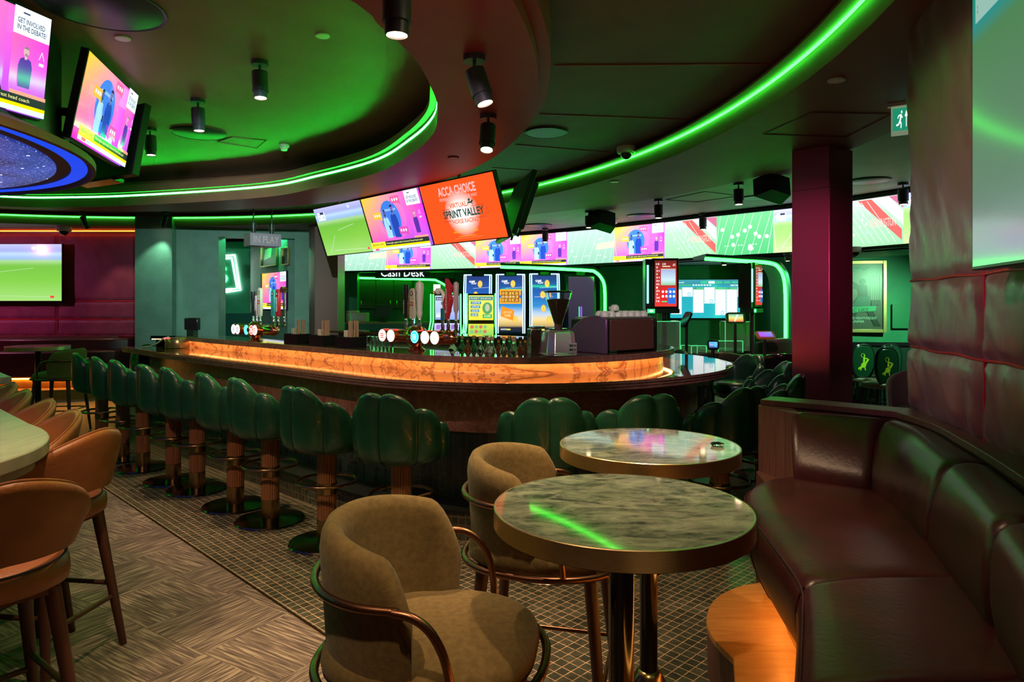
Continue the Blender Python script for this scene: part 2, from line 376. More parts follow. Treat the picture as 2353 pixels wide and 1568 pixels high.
def soccer(w,h,lite=0,mirror=False):
    p=Pic(w,h); g=(.20+lite,.55+lite*.4,.06+lite); g2=(.33+lite,.66+lite*.3,.17+lite)
    p.grad(0,0,1,1,[(0,g2),(.35,g),(.62,(.16+lite,.48,.05+lite)),(.72,(.40,.66,.28)),(.74,(.25,.42,.78)),(.83,(.48,.66,.95)),(.88,(.34,.38,.72)),(1,(.50,.52,.86))],30)
    p.line(.12,.06,.30,.40,.006,(.55,.75,.6)); p.line(.40,.50,.75,.58,.006,(.5,.72,.45)); p.line(.2,.1,.9,.07,.006,(.5,.72,.45))
    p.rect(.06,.87,.22,.91,(.8,.9,.9)); p.rect(.12,.87,.20,.91,(.03,.03,.05)); p.rect(.06,.74,.22,.86,(.72,.80,.88)); p.text('0',.08,.78,.1,.82,(.2,.2,.3)); p.text('0',.18,.78,.2,.82,(.2,.2,.3))
    p.rect(.90,.05,.935,.09,(.9,.05,.05)); p.ell(.75,.93,.02,.03,(.7,.78,.95),12); return p
def news(w,h,vid=False):
    p=Pic(w,h); a=h/w*1.7
    p.corners(0,0,1,1,(1,.02,.55),(.30,.10,.95),(.95,.0,.75),(1,.62,.0),n=8)
    for r in (.43,.40,.37): p.ringe(.44,.56,r*h/w*1.05,r,.012,(1,.30,.55))
    p.ell(.44,.56,.30*h/w*1.02,.33,(.05,.20,.75),36); p.rect(.32,.70,.56,.74,(.25,.45,.9)); 
    p.person(.355,.47,.62,(.36,.66,.95),(.09,.10,.32),(.01,.02,.12),h/w); p.person(.50,.50,.70,(.015,.06,.42),(.17,.16,.42),(.01,.01,.10),h/w); p.line(.355,.55,.40,.38,.018,(.25,.5,.85)); p.rect(.39,.36,.415,.44,(.02,.03,.12))
    for (x,y,c) in ((.16,.58,(1,.5,.05)),(.53,.82,(.92,.12,.35)),(.55,.26,(.70,.08,.45))):
        p.rect(x,y,x+.15,y+.13,c); p.poly([(x+.10,y),(x+.15,y-.04),(x+.145,y+.02)],c)
        for k in range(3): p.ell(x+.035+.04*k,y+.065,.012,.028,(1,1,1),10)
    p.corners(.78,.0,1,.74,(.55,.10,.95),(.45,.12,1),(.95,.05,.65),(1,.15,.45),n=3,mi=1)
    p.rect(.78,.74,1,1,(.80,.90,.95)); p.rect(.83,.945,.87,.96,(.05,.05,.15)); p.text('GET INVOLVED',.80,.85,.965,.90,(.02,.05,.12)); p.text('IN THE DEBATE!',.80,.785,.975,.835,(.02,.05,.12))
    p.person(.865,.44,.46,(.10,.03,.35),(.72,.45,.45),(.25,.22,.25),h/w)
    p.line(.94,.56,.955,.64,.004,(1,.8,.9)); p.line(.97,.56,.955,.64,.004,(1,.8,.9)); p.rect(.94,.50,.97,.53,(1,.8,.9))
    p.rect(.78,.165,1,.20,(1,.35,.25)); p.rect(0,0,1,.165,(.02,.03,.03)); p.grad(0,.0,1,.065,[(0,(.7,.82,.92)),(1,(.75,.85,.9))],2,1)
    p.rect(0,.05,1,.085,(.85,.75,.0)); p.rect(0,.07,.27,.165,(.95,.85,.05)); p.text('BREAKING NEWS',.03,.095,.24,.14,(.12,.10,.0))
    p.text('Postecoglou agrees deal to become Forest head coach',.29,.10,.90,.145,(.95,.92,.35),0); p.rect(.06,.01,.13,.045,(.85,.1,.15)); p.text('NOW',.15,.015,.21,.04,(.2,.3,.5))
    return p
def promo(w,h):
    p=Pic(w,h); o=(1,.085,.012); p.corners(0,0,1,1,o,o,o,o,n=2)
    for k in range(14):   # bright burst behind the logo
        q=k/13; c=tuple(o[i]*(1-q)+(.95,.95,.9)[i]*q for i in range(3)); p.ell(.5,.46,.24*(1-.62*q),.40*(1-.62*q),c,30)
    pk=(1,.42,.40); p.text('ACCA CHOICE',.25,.77,.76,.92,pk,.03); p.text('POWER YOUR ACCA YOUR WAY',.25,.69,.76,.745,pk,.01)
    p.text('VIRTUAL',.36,.56,.60,.64,(.85,.12,.02),.02); p.text('SPRINT VALLEY',.25,.40,.80,.53,(.01,.06,.05),.03); p.text('HORSE RACING',.36,.30,.70,.375,(.85,.12,.02),.02)
    p.line(.24,.55,.36,.55,.006,(.35,.05,.03)); p.line(.66,.55,.82,.55,.006,(.35,.05,.03)); p.line(.24,.36,.36,.36,.006,(.35,.05,.03)); p.line(.70,.36,.82,.36,.006,(.35,.05,.03)); p.line(.215,.40,.215,.51,.006,(.35,.05,.03)); p.line(.85,.40,.85,.51,.006,(.35,.05,.03))
    d=(.01,.07,.04); p.poly([(.62,.60),(.68,.60),(.70,.645),(.685,.65),(.665,.625),(.63,.63)],d); p.line(.625,.61,.61,.57,.008,d); p.line(.67,.61,.69,.57,.008,d); p.ell(.648,.655,.014,.022,d,10)
    ye=(1,.5,.03); p.text('MONEY BACK AS',.36,.19,.50,.22,ye,0); p.text('FREE BETS ON RACES',.34,.15,.52,.18,ye,0); p.text('100%',.60,.19,.65,.22,ye,0); p.text('ACCA BOOST',.56,.15,.68,.18,ye,0)
    p.line(.40,.09,.64,.09,.004,ye); p.line(.34,.06,.70,.06,.004,(1,.25,.1)); return p
def gridiron(w,h,strong=False):
    p=Pic(w,h); g=(.07,.42,.15) if strong else (.22,.44,.32); g2=(.14,.50,.22) if strong else (.38,.55,.48)
    p.grad(0,0,1,1,[(0,g),(1,g2)],6); rnd=random.Random(3 if strong else 5)
    for k in range(9):
        u=-.15+k*.15; p.line(max(0,u),.0 if u>=0 else .3,min(1,u+.22),1 if u+.22<=1 else .8,.006,(.55,.65,.6))
    for k in range(12 if strong else 6): p.ell(rnd.uniform(.1,.9),rnd.uniform(.1,.75),.035 if strong else .014,.05 if strong else .03,(.75,.95,.82),8)
    if not strong: p.poly([(.62,.40),(1,.44),(1,.62),(.66,.58)],(.95,.60,.40))
    for k in range(3): p.text('%d 0'%(k+2),.15+.25*k,.22,.23+.25*k,.25,(.9,.98,.92))
    return p
def stadium(w,h):
    p=Pic(w,h); p.grad(0,0,1,1,[(0,(.24,.48,.28)),(.7,(.34,.54,.39)),(1,(.5,.6,.55))],6)
    p.poly([(.35,.98),(.55,.98),(.98,.30),(.98,.08)],(.55,.10,.09)); p.poly([(.60,1),(.78,1),(1,.66),(1,.38)],(.55,.6,.56)); p.poly([(.80,.99),(1,.99),(1,.72)],(.45,.12,.22))
    for k in range(6): p.line(.04+.09*k,.95,.45+.09*k,.05,.006,(.55,.65,.6))
    p.text('WASHINGTON',.52,.38,.90,.56,(.62,.40,.36)); rnd=random.Random(9)
    for k in range(12): p.ell(rnd.uniform(.2,.6),rnd.uniform(.2,.8),.012,.03,(.35,.6,.7) if k%2 else (.8,.9,.85),8)
    return p
def raceboard(w,h):
    p=Pic(w,h); p.grad(0,0,1,1,[(0,(.02,.42,.50)),(.8,(.02,.36,.45)),(.82,(.03,.22,.30)),(1,(.05,.25,.42))],10)
    p.text('greyhounds',.05,.90,.2,.95,(.9,1,.95)); p.rect(.02,.84,.30,.88,(.05,.45,.25))
    for k in range(5): p.rect(.44+.11*k,.90,.53+.11*k,.96,(.05,.50,.25) if k!=1 else (.85,.92,.95))
    for k in range(7): p.rect(.32+.04*k,.84,.35+.04*k,.88,(.5,.8,.7))
    p.text('TIMEFORM',.86,.83,.97,.87,(.95,1,1))
    for k,(v,n) in enumerate(((.10,8),(.56,3),(.14,8),(.38,5),(.08,9),(.10,8))):
        a=.015+.157*k; p.rect(a,v,a+.15,.80,(.90,.94,.96)); 
        if k%2==0 or k==5: p.rect(a,.74,a+.15,.80,(.10,.50,.25)); p.rect(a+.01,.77,a+.05,.785,(.02,.1,.1))
        for q in range(1,n): y=v+(.80-v)*q/n; p.rect(a,y-.002,a+.15,y+.002,(.55,.65,.70)); p.rect(a+.005,y-.03,a+.015,y-.02,(.05,.05,.08))
        if k in (1,3,4): p.ringe(a+.10,v+.06,.025,.05,.35,(.10,.55,.80),20)
    p.rect(.957,.55,.99,.80,(.9,.94,.96)); return p
def slotpic(w,h,kind=0):
    p=Pic(w,h); p.grad(0,0,1,1,[(0,(.01,.01,.02)),(.08,(.02,.02,.04)),(.09,(.45,.30,.10)),(.22,(.85,.65,.25)),(.33,(.45,.60,.80)),(.45,(.03,.25,.60)),(.7,(.02,.10,.42)),(1,(.02,.04,.18))],26)
    for k,(u,v) in enumerate(((.6,.86),(.42,.66),(.45,.42),(.68,.22))):
        if kind==1 and k in (1,2): continue
        p.ell(u,v,.10,.065,(.85,.45,.04),18); p.ell(u,v,.07,.048,(1,.68,.16),18); p.rect(u-.03,v-.03,u+.03,v+.03,(.9,.5,.08))
    p.text('GAME',.14,.885,.38,.925,(.95,1,1),.03); p.text('PLAY',.24,.855,.46,.885,(.95,1,1),.03)
    p.line(.1,.62,.7,.63,.006,(.8,.7,.9)); p.line(.3,.78,.98,.80,.005,(.6,.75,.95)); p.rect(.1,.03,.35,.06,(.4,.4,.35)); p.rect(.35,.03,.5,.055,(.9,.8,.05))
    if kind==1:
        p.rect(.06,.50,.92,.76,(.90,.38,.03)); p.rect(.12,.53,.86,.73,(.35,.14,.02))
        for r,row in enumerate(('DKQKA','AQJAJ','QDJKD')):
            for c,ch in enumerate(row): p.text(ch,.15+.14*c,.545+.06*r,.24+.14*c,.59+.06*r,(1,.62,.12),.03)
        p.poly([(.10,.28),(.60,.20),(.66,.38),(.14,.46)],(.85,.28,.02)); p.text('LADY LUCK',.20,.33,.56,.37,(1,.7,.4)); p.text('THREE',.25,.27,.5,.31,(1,.75,.4))
    if kind==2: p.rect(.10,.52,.98,.60,(.75,.85,.08)); p.text('WIN',.4,.53,.6,.57,(.05,.4,.1))
    return p
def slantpic(w,h,kind):
    p=Pic(w,h)
    if kind==0:
        p.grad(0,0,1,1,[(0,(.25,.35,.75)),(.5,(.45,.55,.90)),(1,(.55,.65,.85))],8); p.rect(.03,.80,.97,.95,(.06,.10,.25)); p.text('Enchanted Forest Falls',.08,.83,.92,.92,(.75,.65,.35))
        p.rect(.25,.62,.85,.75,(.04,.15,.45)); p.text('£3,829.85',.3,.64,.8,.73,(.95,.97,1)); p.rect(.4,.45,.7,.56,(.04,.15,.45)); p.text('£500',.47,.47,.65,.54,(.95,.97,1)); p.rect(.4,.3,.7,.4,(.04,.15,.45)); p.text('£20',.48,.32,.62,.38,(.95,.97,1))
        for k in range(6): p.poly([(.04+.07*k,.1),(.12+.07*k,.1),(.08+.07*k,.35+.05*(k%2))],(.75,.85,.95))
    else:
        p.grad(0,0,1,1,[(0,(.85,.72,.05)),(1,(.75,.80,.15))],4); p.rect(.03,.80,.97,.95,(.05,.25,.30)); p.text('FORT KNOX',.08,.83,.92,.92,(.75,.65,.25))
        for k,t in enumerate(('£3,829.85','£275.00','£20.00','£5.00')): p.rect(.08,.64-.16*k,.50-.04*k,.75-.16*k,(.02,.22,.35)); p.text(t,.12,.66-.16*k,.46-.04*k,.73-.16*k,(.9,.95,.9))
        p.ell(.75,.48,.2,.24,(.10,.35,.12)); p.ell(.75,.50,.09,.15,(.5,.55,.35)); p.rect(.56,.08,.94,.24,(.05,.45,.15)); p.text('£2,000',.62,.11,.88,.21,(.9,.95,.3))
    return p
def roulette(w,h):
    p=Pic(w,h); p.grad(0,0,1,1,[(0,(.75,.04,.03)),(.6,(.42,.02,.02)),(.88,(.30,.02,.02)),(1,(.12,.02,.01))],8)
    nums='15 3 21 0 31 33 32 1 33 3 24 16'.split()
    for i,t in enumerate(nums): p.text(t,.06,.90-.073*i-.0,.06+.075*len(t),.94-.073*i,(.95,.9,.85) if t!='0' else (.4,1,.5),.02)
    p.text('LIVE',.34,.90,.5,.94,(.95,.95,.9)); p.rect(.34,.86,.7,.88,(.8,.75,.5)); p.text('£5',.82,.88,.93,.93,(.9,.9,.8)); p.rect(.27,.80,.94,.82,(.55,.45,.3))
    p.grad(.27,.46,.94,.80,[(0,(.25,.5,.25)),(.3,(.55,.75,.8)),(1,(.35,.40,.65))],6,1); p.rect(.27,.06,.60,.40,(.65,.02,.02)); p.rect(.60,.06,.94,.40,(.02,.15,.65))
    for a in range(4):
        for b in range(2): p.ell(.36+.16*a+(.02 if a>1 else 0),.22+.10*b,.055,.03,(.85,.85,.88),12)
    p.rect(.3,.09,.55,.12,(.1,.6,.2)); return p
def boxer(w,h):
    p=Pic(w,h); p.grad(0,0,1,1,[(0,(.05,.05,.04)),(.4,(.07,.07,.06)),(1,(.17,.17,.15))],6)
    p.poly([(0,.86),(.6,.90),(.7,.95),(0,.95)],(.03,.12,.10)); p.text('PAVEMENT POWER',.05,.885,.5,.92,(.25,.3,.25))
    for k in range(5): p.rect(.72+.05*k,.45,.74+.05*k,.85,(.25,.24,.22))
    d=(.012,.018,.016); p.ell(.52,.73,.08,.045,d); p.poly([(.38,.68),(.62,.68),(.64,.50),(.42,.50)],d); p.line(.42,.66,.15,.76,.07*w/1,d); p.line(.5,.62,.12,.66,.07*w,d); p.ell(.14,.77,.06,.035,d); p.ell(.1,.66,.06,.035,d)
    p.poly([(.40,.50),(.66,.50),(.72,.34),(.2,.32)],(.02,.07,.06)); p.poly([(.55,.34),(.72,.34),(.95,.05),(.80,.05)],d); p.poly([(.25,.33),(.45,.33),(.2,.03),(.06,.03)],d)
    for k in range(9): p.ell(.75+.05*(k%4),.42-.03*(k//4),.03,.03,(.04,.04,.035),8)
    p.poly([(.05,.24),(.82,.28),(.84,.36),(.05,.33)],(.02,.22,.10)); p.text('MAC LIKE',.1,.265,.65,.325,(.02,.06,.04),.03); p.text('ROUND HEAVYWEIGHT',.06,.15,.85,.19,(.32,.40,.36)); p.text('BELT-UNIFIER',.06,.10,.55,.135,(.32,.40,.36)); return p
def actionart(w,h):
    p=Pic(w,h); p.grad(0,0,1,1,[(0,(.04,.06,.05)),(.5,(.10,.11,.10)),(1,(.05,.06,.05))],6); d=(.010,.014,.014); rnd=random.Random(4)
    p.ell(.60,.68,.11,.05,d); p.poly([(.45,.62),(.95,.72),(1,.4),(.62,.42)],d); p.line(.62,.5,.25,.36,.09*w,d); p.line(.25,.36,.16,.46,.06*w,d); p.line(.75,.42,.6,.12,.10*w,d)
    for k in range(26): p.ell(rnd.uniform(.05,.9),rnd.uniform(.2,.92),.012,.006,(.40,.34,.25),6)
    for k in range(5): u,v=rnd.uniform(.1,.8),rnd.uniform(.5,.9); p.line(u,v,u+.08,v-.03,.006,(.45,.38,.28))
    p.poly([(.15,.14),(1,.20),(1,.30),(.15,.22)],(.01,.28,.10)); p.text('I KIN ME WE DE',.2,.165,.95,.25,(.02,.08,.04)); return p
# ---------------------------------------------------------------- ceilings
def SB(name,mb,m,**k): return struct(obj(name,mb,m,**k))
Z_D=2.99; Z_C=3.20; Z_R=2.90; Z_A=3.32; Z_L1=3.03; Z_L2=3.13; Z_E=3.02
c2=circle(-6.05,4.17,7.87,128)
ECURVE=[(3.04,-4),(3.04,5.3),(3.04,6.09),(2.84,6.9),(2.52,7.79),(2.10,8.6),(1.40,9.55),(.2,10.6),(-1.6,12.0),(-3.3,13.4),(-3.5,17)]
def ray_out(p,c,rmax):
    d=(p-c).normalized(); best=rmax
    for (ax,ay),(bx,by) in zip(ECURVE,ECURVE[1:]):
        ex,ey=bx-ax,by-ay; den=d.x*ey-d.y*ex
        if abs(den)<1e-9: continue
        t=((ax-c.x)*ey-(ay-c.y)*ex)/den; u=((ax-c.x)*d.y-(ay-c.y)*d.x)/den
        if t>0 and 0<=u<=1: best=min(best,t)
    return c+d*best
cc=Vector((-6.05,4.17,0)); outer=[ray_out(p,cc,15) for p in c2]
mb=MB(); n=len(c2)
mb.add([(p.x,p.y,Z_D) for p in c2]+[(p.x,p.y,Z_D) for p in outer],[(i,(i+1)%n,n+(i+1)%n,n+i) for i in range(n)])
mb.add([(p.x,p.y,Z_D) for p in c2]+[(p.x,p.y,Z_C+.02) for p in c2],[(i,(i+1)%n,n+(i+1)%n,n+i) for i in range(n)])
SB('ceiling',mb,M_clg,fixn=False)
ro=circle(-5.14,4.19,5.36,128)
mb=MB(); mb.add([(p.x,p.y,Z_C) for p in circle(-6.05,4.17,7.9,128)]+[(p.x,p.y,Z_C) for p in ro],[(i,(i+1)%n,n+(i+1)%n,n+i) for i in range(n)])
SB('ceiling',mb,M_clgc,fixn=False)
mb=MB(); pl=[(p[0],p[1],Z_E) for p in ECURVE]+[(14,17,Z_E),(14,-4,Z_E)]; mb.add(pl,[tuple(range(len(pl)))])
SB('ceiling',mb,M_clge,fixn=False)
INN=[(-6.74,8.99),(-5.87,9.07),(-4.78,8.87),(-3.03,8.26),(-2.14,7.55),(-1.34,6.73),(-.85,5.83),(-.60,5.19),(-.51,4.68),(-.48,4.32),(-.50,3.72),(-.55,3.43),(-.62,3.16),(-.70,2.88),(-1.3,1.6),(-2.8,.3),(-5.1,-.35),(-7.4,.3),(-9.0,1.8),(-9.6,4.2),(-9.1,6.5),(-8.0,8.1)]
inn=catmull(INN,8,True)
def ring_pts(path,c,rad): # matching outer points
    out=[]
    for p in path: d=(p-c); d.z=0; d.normalize(); out.append(c+d*rad)
    return out
rc=Vector((-5.14,4.19,0)); on=ring_pts(inn,rc,5.30); n2=len(inn)
mb=MB(); mb.add([(p.x,p.y,Z_R) for p in inn]+[(p.x,p.y,Z_R) for p in on],[(i,(i+1)%n2,n2+(i+1)%n2,n2+i) for i in range(n2)])
o2=ring_pts(inn,rc,5.37)
mb.add([(p.x,p.y,Z_R) for p in on]+[(p.x,p.y,Z_R+.07) for p in on]+[(p.x,p.y,Z_R+.07) for p in o2]+[(p.x,p.y,Z_C) for p in o2],[(k*n2+i,k*n2+(i+1)%n2,(k+1)*n2+(i+1)%n2,(k+1)*n2+i) for k in range(3) for i in range(n2)])
SB('ceiling',mb,M_ring,fixn=False)
# inner face of the ring, fin above the light strip, coffer
fin=offset(inn,-.10 if True else 0,True); ouf=offset(inn,.10,True)
def inward(path,d,c=rc): return [p+(c-p).normalized()*d for p in path]
fin=inward(inn,.052); back=inward(inn,-.55)
mb=MB(); mb.add([(p.x,p.y,Z_R) for p in inn]+[(p.x,p.y,Z_L1+.035) for p in inn]+[(p.x,p.y,Z_L1+.035) for p in fin]+[(p.x,p.y,Z_L1+.075) for p in fin]+[(p.x,p.y,Z_L1+.085) for p in inn]+[(p.x,p.y,Z_L1+.14) for p in inn]+[(p.x,p.y,Z_L1+.14) for p in back]+[(p.x,p.y,Z_A) for p in back],
 [(k*n2+i,k*n2+(i+1)%n2,(k+1)*n2+(i+1)%n2,(k+1)*n2+i) for k in range(7) for i in range(n2)])
o=SB('trim_1',mb,M_clg,fixn=False)
mb=MB(); mb.add([(p.x,p.y,Z_A) for p in back],[tuple(range(n2))]); SB('ceiling',mb,M_clga,fixn=False)
# ---- light strips (things)
def strip(path,z,h,t,m,label,closed=False,inset=.0,c=None):
    mb=MB(); a=path; b=inward(path,t,c) if c is not None else offset(path,t,closed)
    band(mb,a,b,z-h/2,z+h/2,closed); return tag(obj('light_strip',mb,m,smooth=False),label,'light strip')
sp=[p for p in inn if p.y>3.85 or p.x<-5]; i0=next(i for i,p in enumerate(inn) if p.y<3.9 and p.x>-1)
seg=[inn[i] for i in range(0,i0)]; segl=[inn[i] for i in range(n2-30,n2)]
strip(inward(segl+seg,.0015),Z_L1,.020,.001,M_ledg1,'green glowing light strip around the inside of the round ceiling opening',c=rc)
mb=MB(); band(mb,circle(-6.05,4.17,7.755,128),circle(-6.05,4.17,7.87,128),Z_L2+.012,Z_L2+.03,True); SB('trim_1',mb,M_clg)
a=[Vector((-6.05+7.85*math.cos(t),4.17+7.85*math.sin(t),0)) for t in [R(-25)+R(165)*k/120 for k in range(121)]]
strip(a,Z_L2,.018,.010,M_ledg3,'green glowing light strip sweeping across the outer curve of the ceiling, top right',c=cc)
# seams and access panels in the panelled ceiling
def zc_strip(p0,p1,z,w_=.02,m=None,lab=None):
    a=at_c(p0,z); b=at_c(p1,z); d=(b-a); L=d.length; mb_=MB(); mb_.box(((a+b)/2)-Vector((0,0,.003)),(L,w_,.006),math.atan2(d.y,d.x)); return mb_
def at_c(p,z): Y=F*(z-EYE)/(HY-p[1]); return Vector(((p[0]-CX)*Y/F,Y,z))
for a,b in (((1275,150),(1815,146)),((1240,262),(1650,277)),((1185,332),(1400,350)),((1130,385),(1240,393))):
    SB('trim_2',zc_strip(a,b,Z_C,.015),M_ring)
for pts,z in (([(500,325),(535,314),(612,322),(590,340)],Z_A),([(1755,308),(1865,258),(2050,262),(1945,315)],Z_D),([(1530,459),(1620,440),(1700,450),(1600,464)],Z_E)):
    mb=MB()
    for i in range(4):
        q=zc_strip(pts[i],pts[(i+1)%4],z,.006 if z!=Z_D else .012); mb.add(q.v,q.f)
    tag(obj('ceiling_access_panel',mb,M_clgc),{Z_A:'square access panel outline in the green lit ceiling dome',Z_D:'square access panel outline in the red ceiling by the exit sign',Z_E:'square access panel outline in the grey ceiling beyond the bar'}[z],'access panel')
# ---------------------------------------------------------------- floor
mb=MB(); mb.add([(-20,22.4,0),(-20,-6,0),(8.4,-6,0)],[(0,1,2)],0)
mb.add([(-20,22.4,0),(8.4,-6,0),(16,-6,0),(16,8.6,0),(3.2,8.6,0),(3.2,18,0),(-15.6,18,0)],[(0,1,2,3,4,5,6)],1)
mb.add([(3.2,8.6,0),(16,8.6,0),(16,18,0),(3.2,18,0)],[(0,1,2,3)],0)
SB('floor',mb,[M_carpet,M_mosaic],smooth=False)
mb=MB(); mb.box((-.8,3.2,.001),(14,.012,.004),R(-45)); SB('trim_3',mb,M_brass2)
# ---------------------------------------------------------------- walls and columns
def wallbox(name,x0,y0,x1,y1,z0,z1,m,th=.15,**k):
    a=Vector((x0,y0,0));b=Vector((x1,y1,0));d=b-a; nrm=Vector((-d.y,d.x,0)).normalized()*th
    mb=MB(); mb.prism([(a.x,a.y),(b.x,b.y),(b.x+nrm.x,b.y+nrm.y),(a.x+nrm.x,a.y+nrm.y)],z0,z1); return SB(name,mb,m,**k)
wallbox('wall_left',-13,12.72,-6.75,12.72,0,3.0,M_burg,.2)
def padded(name,o,u,L,zs,us,m,depth=.05,seed=1,wr=.012,parent=None,noise_f=3.2,nrm=None):
    """upholstered panels between seams; o origin, u along, nrm outward"""
    from mathutils import noise as NZ
    out=[]
    for i in range(len(us)-1):
        for j in range(len(zs)-1):
            a0,a1,b0,b1=us[i],us[i+1],zs[j],zs[j+1]; nu=max(8,int((a1-a0)/.03)); nv=max(8,int((b1-b0)/.03))
            nu=min(nu,46);nv=min(nv,60)
            def fn(s,t):
                e=min(s*(a1-a0),(1-s)*(a1-a0)); g=min(t*(b1-b0),(1-t)*(b1-b0))
                k=min(1,(min(e,g)/.05))**.5; a=a0+(a1-a0)*s; b=b0+(b1-b0)*t
                cr=math.exp(-g/.14)+.7*math.exp(-e/.14)
                q=NZ.noise(Vector((a*6.5+b*3.2+seed,b*1.3,seed)))*1.0+.6*NZ.noise(Vector((a*17+b*10,b*4,seed*2)))+.2*NZ.noise(Vector((a*34+b*20,b*9,seed)))
                dd=.012+depth*k+wr*q*k*(.35+1.3*cr)
                p=o(a) if callable(o) else o+u*a
                nn=nrm(a) if callable(nrm) else nrm
                return (p.x+nn.x*dd,p.y+nn.y*dd,b)
            mb=MB(); mb.grid(fn,nu,nv); out.append(mb)
    return out
us=[0,1.42,2.9,4.3,5.9]; q=MB()
for m_ in padded('x',Vector((-12.75,12.72,0)),Vector((1,0,0)),6,[1.02,1.33,1.67,2.93],us,M_wallfar,.03,3,.012,nrm=Vector((0,-1,0))): q.add(m_.v,m_.f)
SB('wall_left',q,M_wallfar,ang=60,fixn=False)
q=MB()
for u_ in us[1:-1]: q.tube([(-12.75+u_,12.70,1.02),(-12.75+u_,12.70,2.93)],.012,6)
for z_ in (1.02,1.33,1.67): q.tube([(-12.75,12.70,z_),(-6.85,12.70,z_)],.012,6)
SB('trim_4',q,M_piping)
mb=MB(); band(mb,[Vector((-13,12.6,0)),Vector((-6.82,12.6,0))],[Vector((-13,12.62,0)),Vector((-6.82,12.62,0))],2.955,2.975)
tag(obj('light_strip',mb,M_ledo,smooth=False),'orange light strip along the top of the far left burgundy wall','light strip')
# green column and wall with the doorway
mb=MB(); mb.prism([(-6.6,11.95),(-5.95,11.95),(-5.95,12.6),(-6.75,12.6)],0,Z_C); SB('wall_column',mb,M_gwall)
mb=MB(); mb.prism([(-5.95,12.1),(-5.285,12.3),(-5.285,12.6),(-5.95,12.6)],0,2.995); SB('wall_back',mb,M_gwall)
# opening 505-676
def prismwall(name,pts,z0,z1,m): mb=MB(); mb.prism(pts,z0,z1); return SB(name,mb,m)
prismwall('wall_back',[(-5.285,12.3),(-3.95,12.70),(-3.95,13.0),(-5.285,12.6)],2.83,2.995,M_gwall)
prismwall('wall_back',[(-4.03,12.66),(-3.70,12.76),(-3.70,13.1),(-4.03,13.0)],0,2.995,M_gwall)
prismwall('wall_back',[(-7.6,15.0),(-3.4,15.0),(-3.4,15.2),(-7.6,15.2)],0,3.0,M_gwall2)
# lit green return wall inside the recess
prismwall('wall_back',[(-5.75,15.0),(-5.45,14.4),(-4.25,12.92),(-3.9,12.92),(-3.9,15.1),(-5.75,15.1)],0,3.0,M_gwall)
prismwall('ceiling',[(-7.6,12.6),(-3.4,13.0),(-3.4,15.2),(-7.6,15.2)],2.99,3.05,M_clge)
# brown metal column by the video ribbon
Yc=11.7
mb=MB(); mb.prism([((700-CX)*Yc/F,Yc+.25),((723-CX)*Yc/F,Yc),((776-CX)*Yc/F,Yc),((776-CX)*Yc/F,Yc+.5),((700-CX)*Yc/F,Yc+.5)],0,2.995); SB('wall_column',mb,M_colb,bev=.006)
# burgundy square column right
A=Vector(((1907-CX)*5.9/F,5.9,0)); Lf=Vector(((1819-CX)*6.15/F,6.15,0)); Rt=Vector(((1960-CX)*6.14/F,6.14,0))
mb=MB(); D_=Lf+(Rt-A); mb.prism([(A.x,A.y),(Rt.x,Rt.y),(D_.x,D_.y),(Lf.x,Lf.y)],0,Z_D); SB('wall_column',mb,M_col,bev=.008)
mb=MB(); 
for P_,Q_ in ((Lf,A),(A,Rt)):
    d=(Q_-P_); nrm_=Vector((d.y,-d.x,0)).normalized()*.002; mb.prism([((P_+nrm_).x,(P_+nrm_).y),((Q_+nrm_).x,(Q_+nrm_).y),(Q_.x,Q_.y),(P_.x,P_.y)],2.62,2.624)
SB('trim_5',mb,M_blk)
# green back walls
prismwall('wall_back',[(-4.2,16.0),(5.2,16.0),(5.2,16.2),(-4.2,16.2)],0,3.0,M_gwall2)
prismwall('wall_back',[(1.66,12.86),(4.5,12.5),(4.5,12.7),(1.66,13.06)],0,2.36,M_gwall2)
prismwall('wall_right',[(4.5,12.5),(4.75,10.6),(4.95,10.6),(4.7,12.7)],0,2.36,M_gwall2)
prismwall('wall_right',[(4.75,10.6),(5.3,10.55),(9.5,9.9),(9.5,10.2),(5.0,10.9)],0,2.96,M_gwall2)
prismwall('wall_right',[(9.5,10.2),(9.5,2),(9.7,2),(9.7,10.2)],0,3.0,M_gwall2)
# wainscot rail on the far right wall
prismwall('trim_6',[(4.95,10.52),(9.4,9.84),(9.4,9.9),(4.95,10.57)],.98,1.03,M_blkg)
prismwall('trim_6',[(4.95,10.53),(9.4,9.85),(9.4,9.9),(4.95,10.57)],0,.95,mat('dark_wainscot',(.008,.025,.018),.35))
# ---------------------------------------------------------------- video wall ribbon
VP=[(784,78),(887,80),(990,82.2),(1093,84.6),(1197,87.6),(1303,92.2),(1412,97.6),(1527,104.2),(1647,112),(1777,119.5),(1920,128.2),(2076,140.5),(2230,155)]
VX=[]
for px,h in VP: Y=.743*F/h; VX.append(Vector(((px-CX)*Y/F,Y,0)))
vt=thing('video_wall','long curved video screen ribbon running under the ceiling along the back of the room','video wall',(0,0,0))
mb=MB(); vb=offset(VX,.06); vb2=offset(VX,.30); band(mb,vb,vb2,2.30,3.0); obj('casing',mb,M_blk,vt)
mb=MB(); band(mb,offset(VX,-.02),offset(VX,.3),2.955,3.0); band(mb,offset(VX,.0),offset(VX,.3),2.30,2.338); obj('frame',mb,M_blk,vt)
kinds=[lambda w,h:gridiron(w,h),news,stadium,news,news,lambda w,h:gridiron(w,h),news,stadium,lambda w,h:gridiron(w,h,True),lambda w,h:soccer(w,h,.10),stadium,lambda w,h:soccer(w,h,.10)]
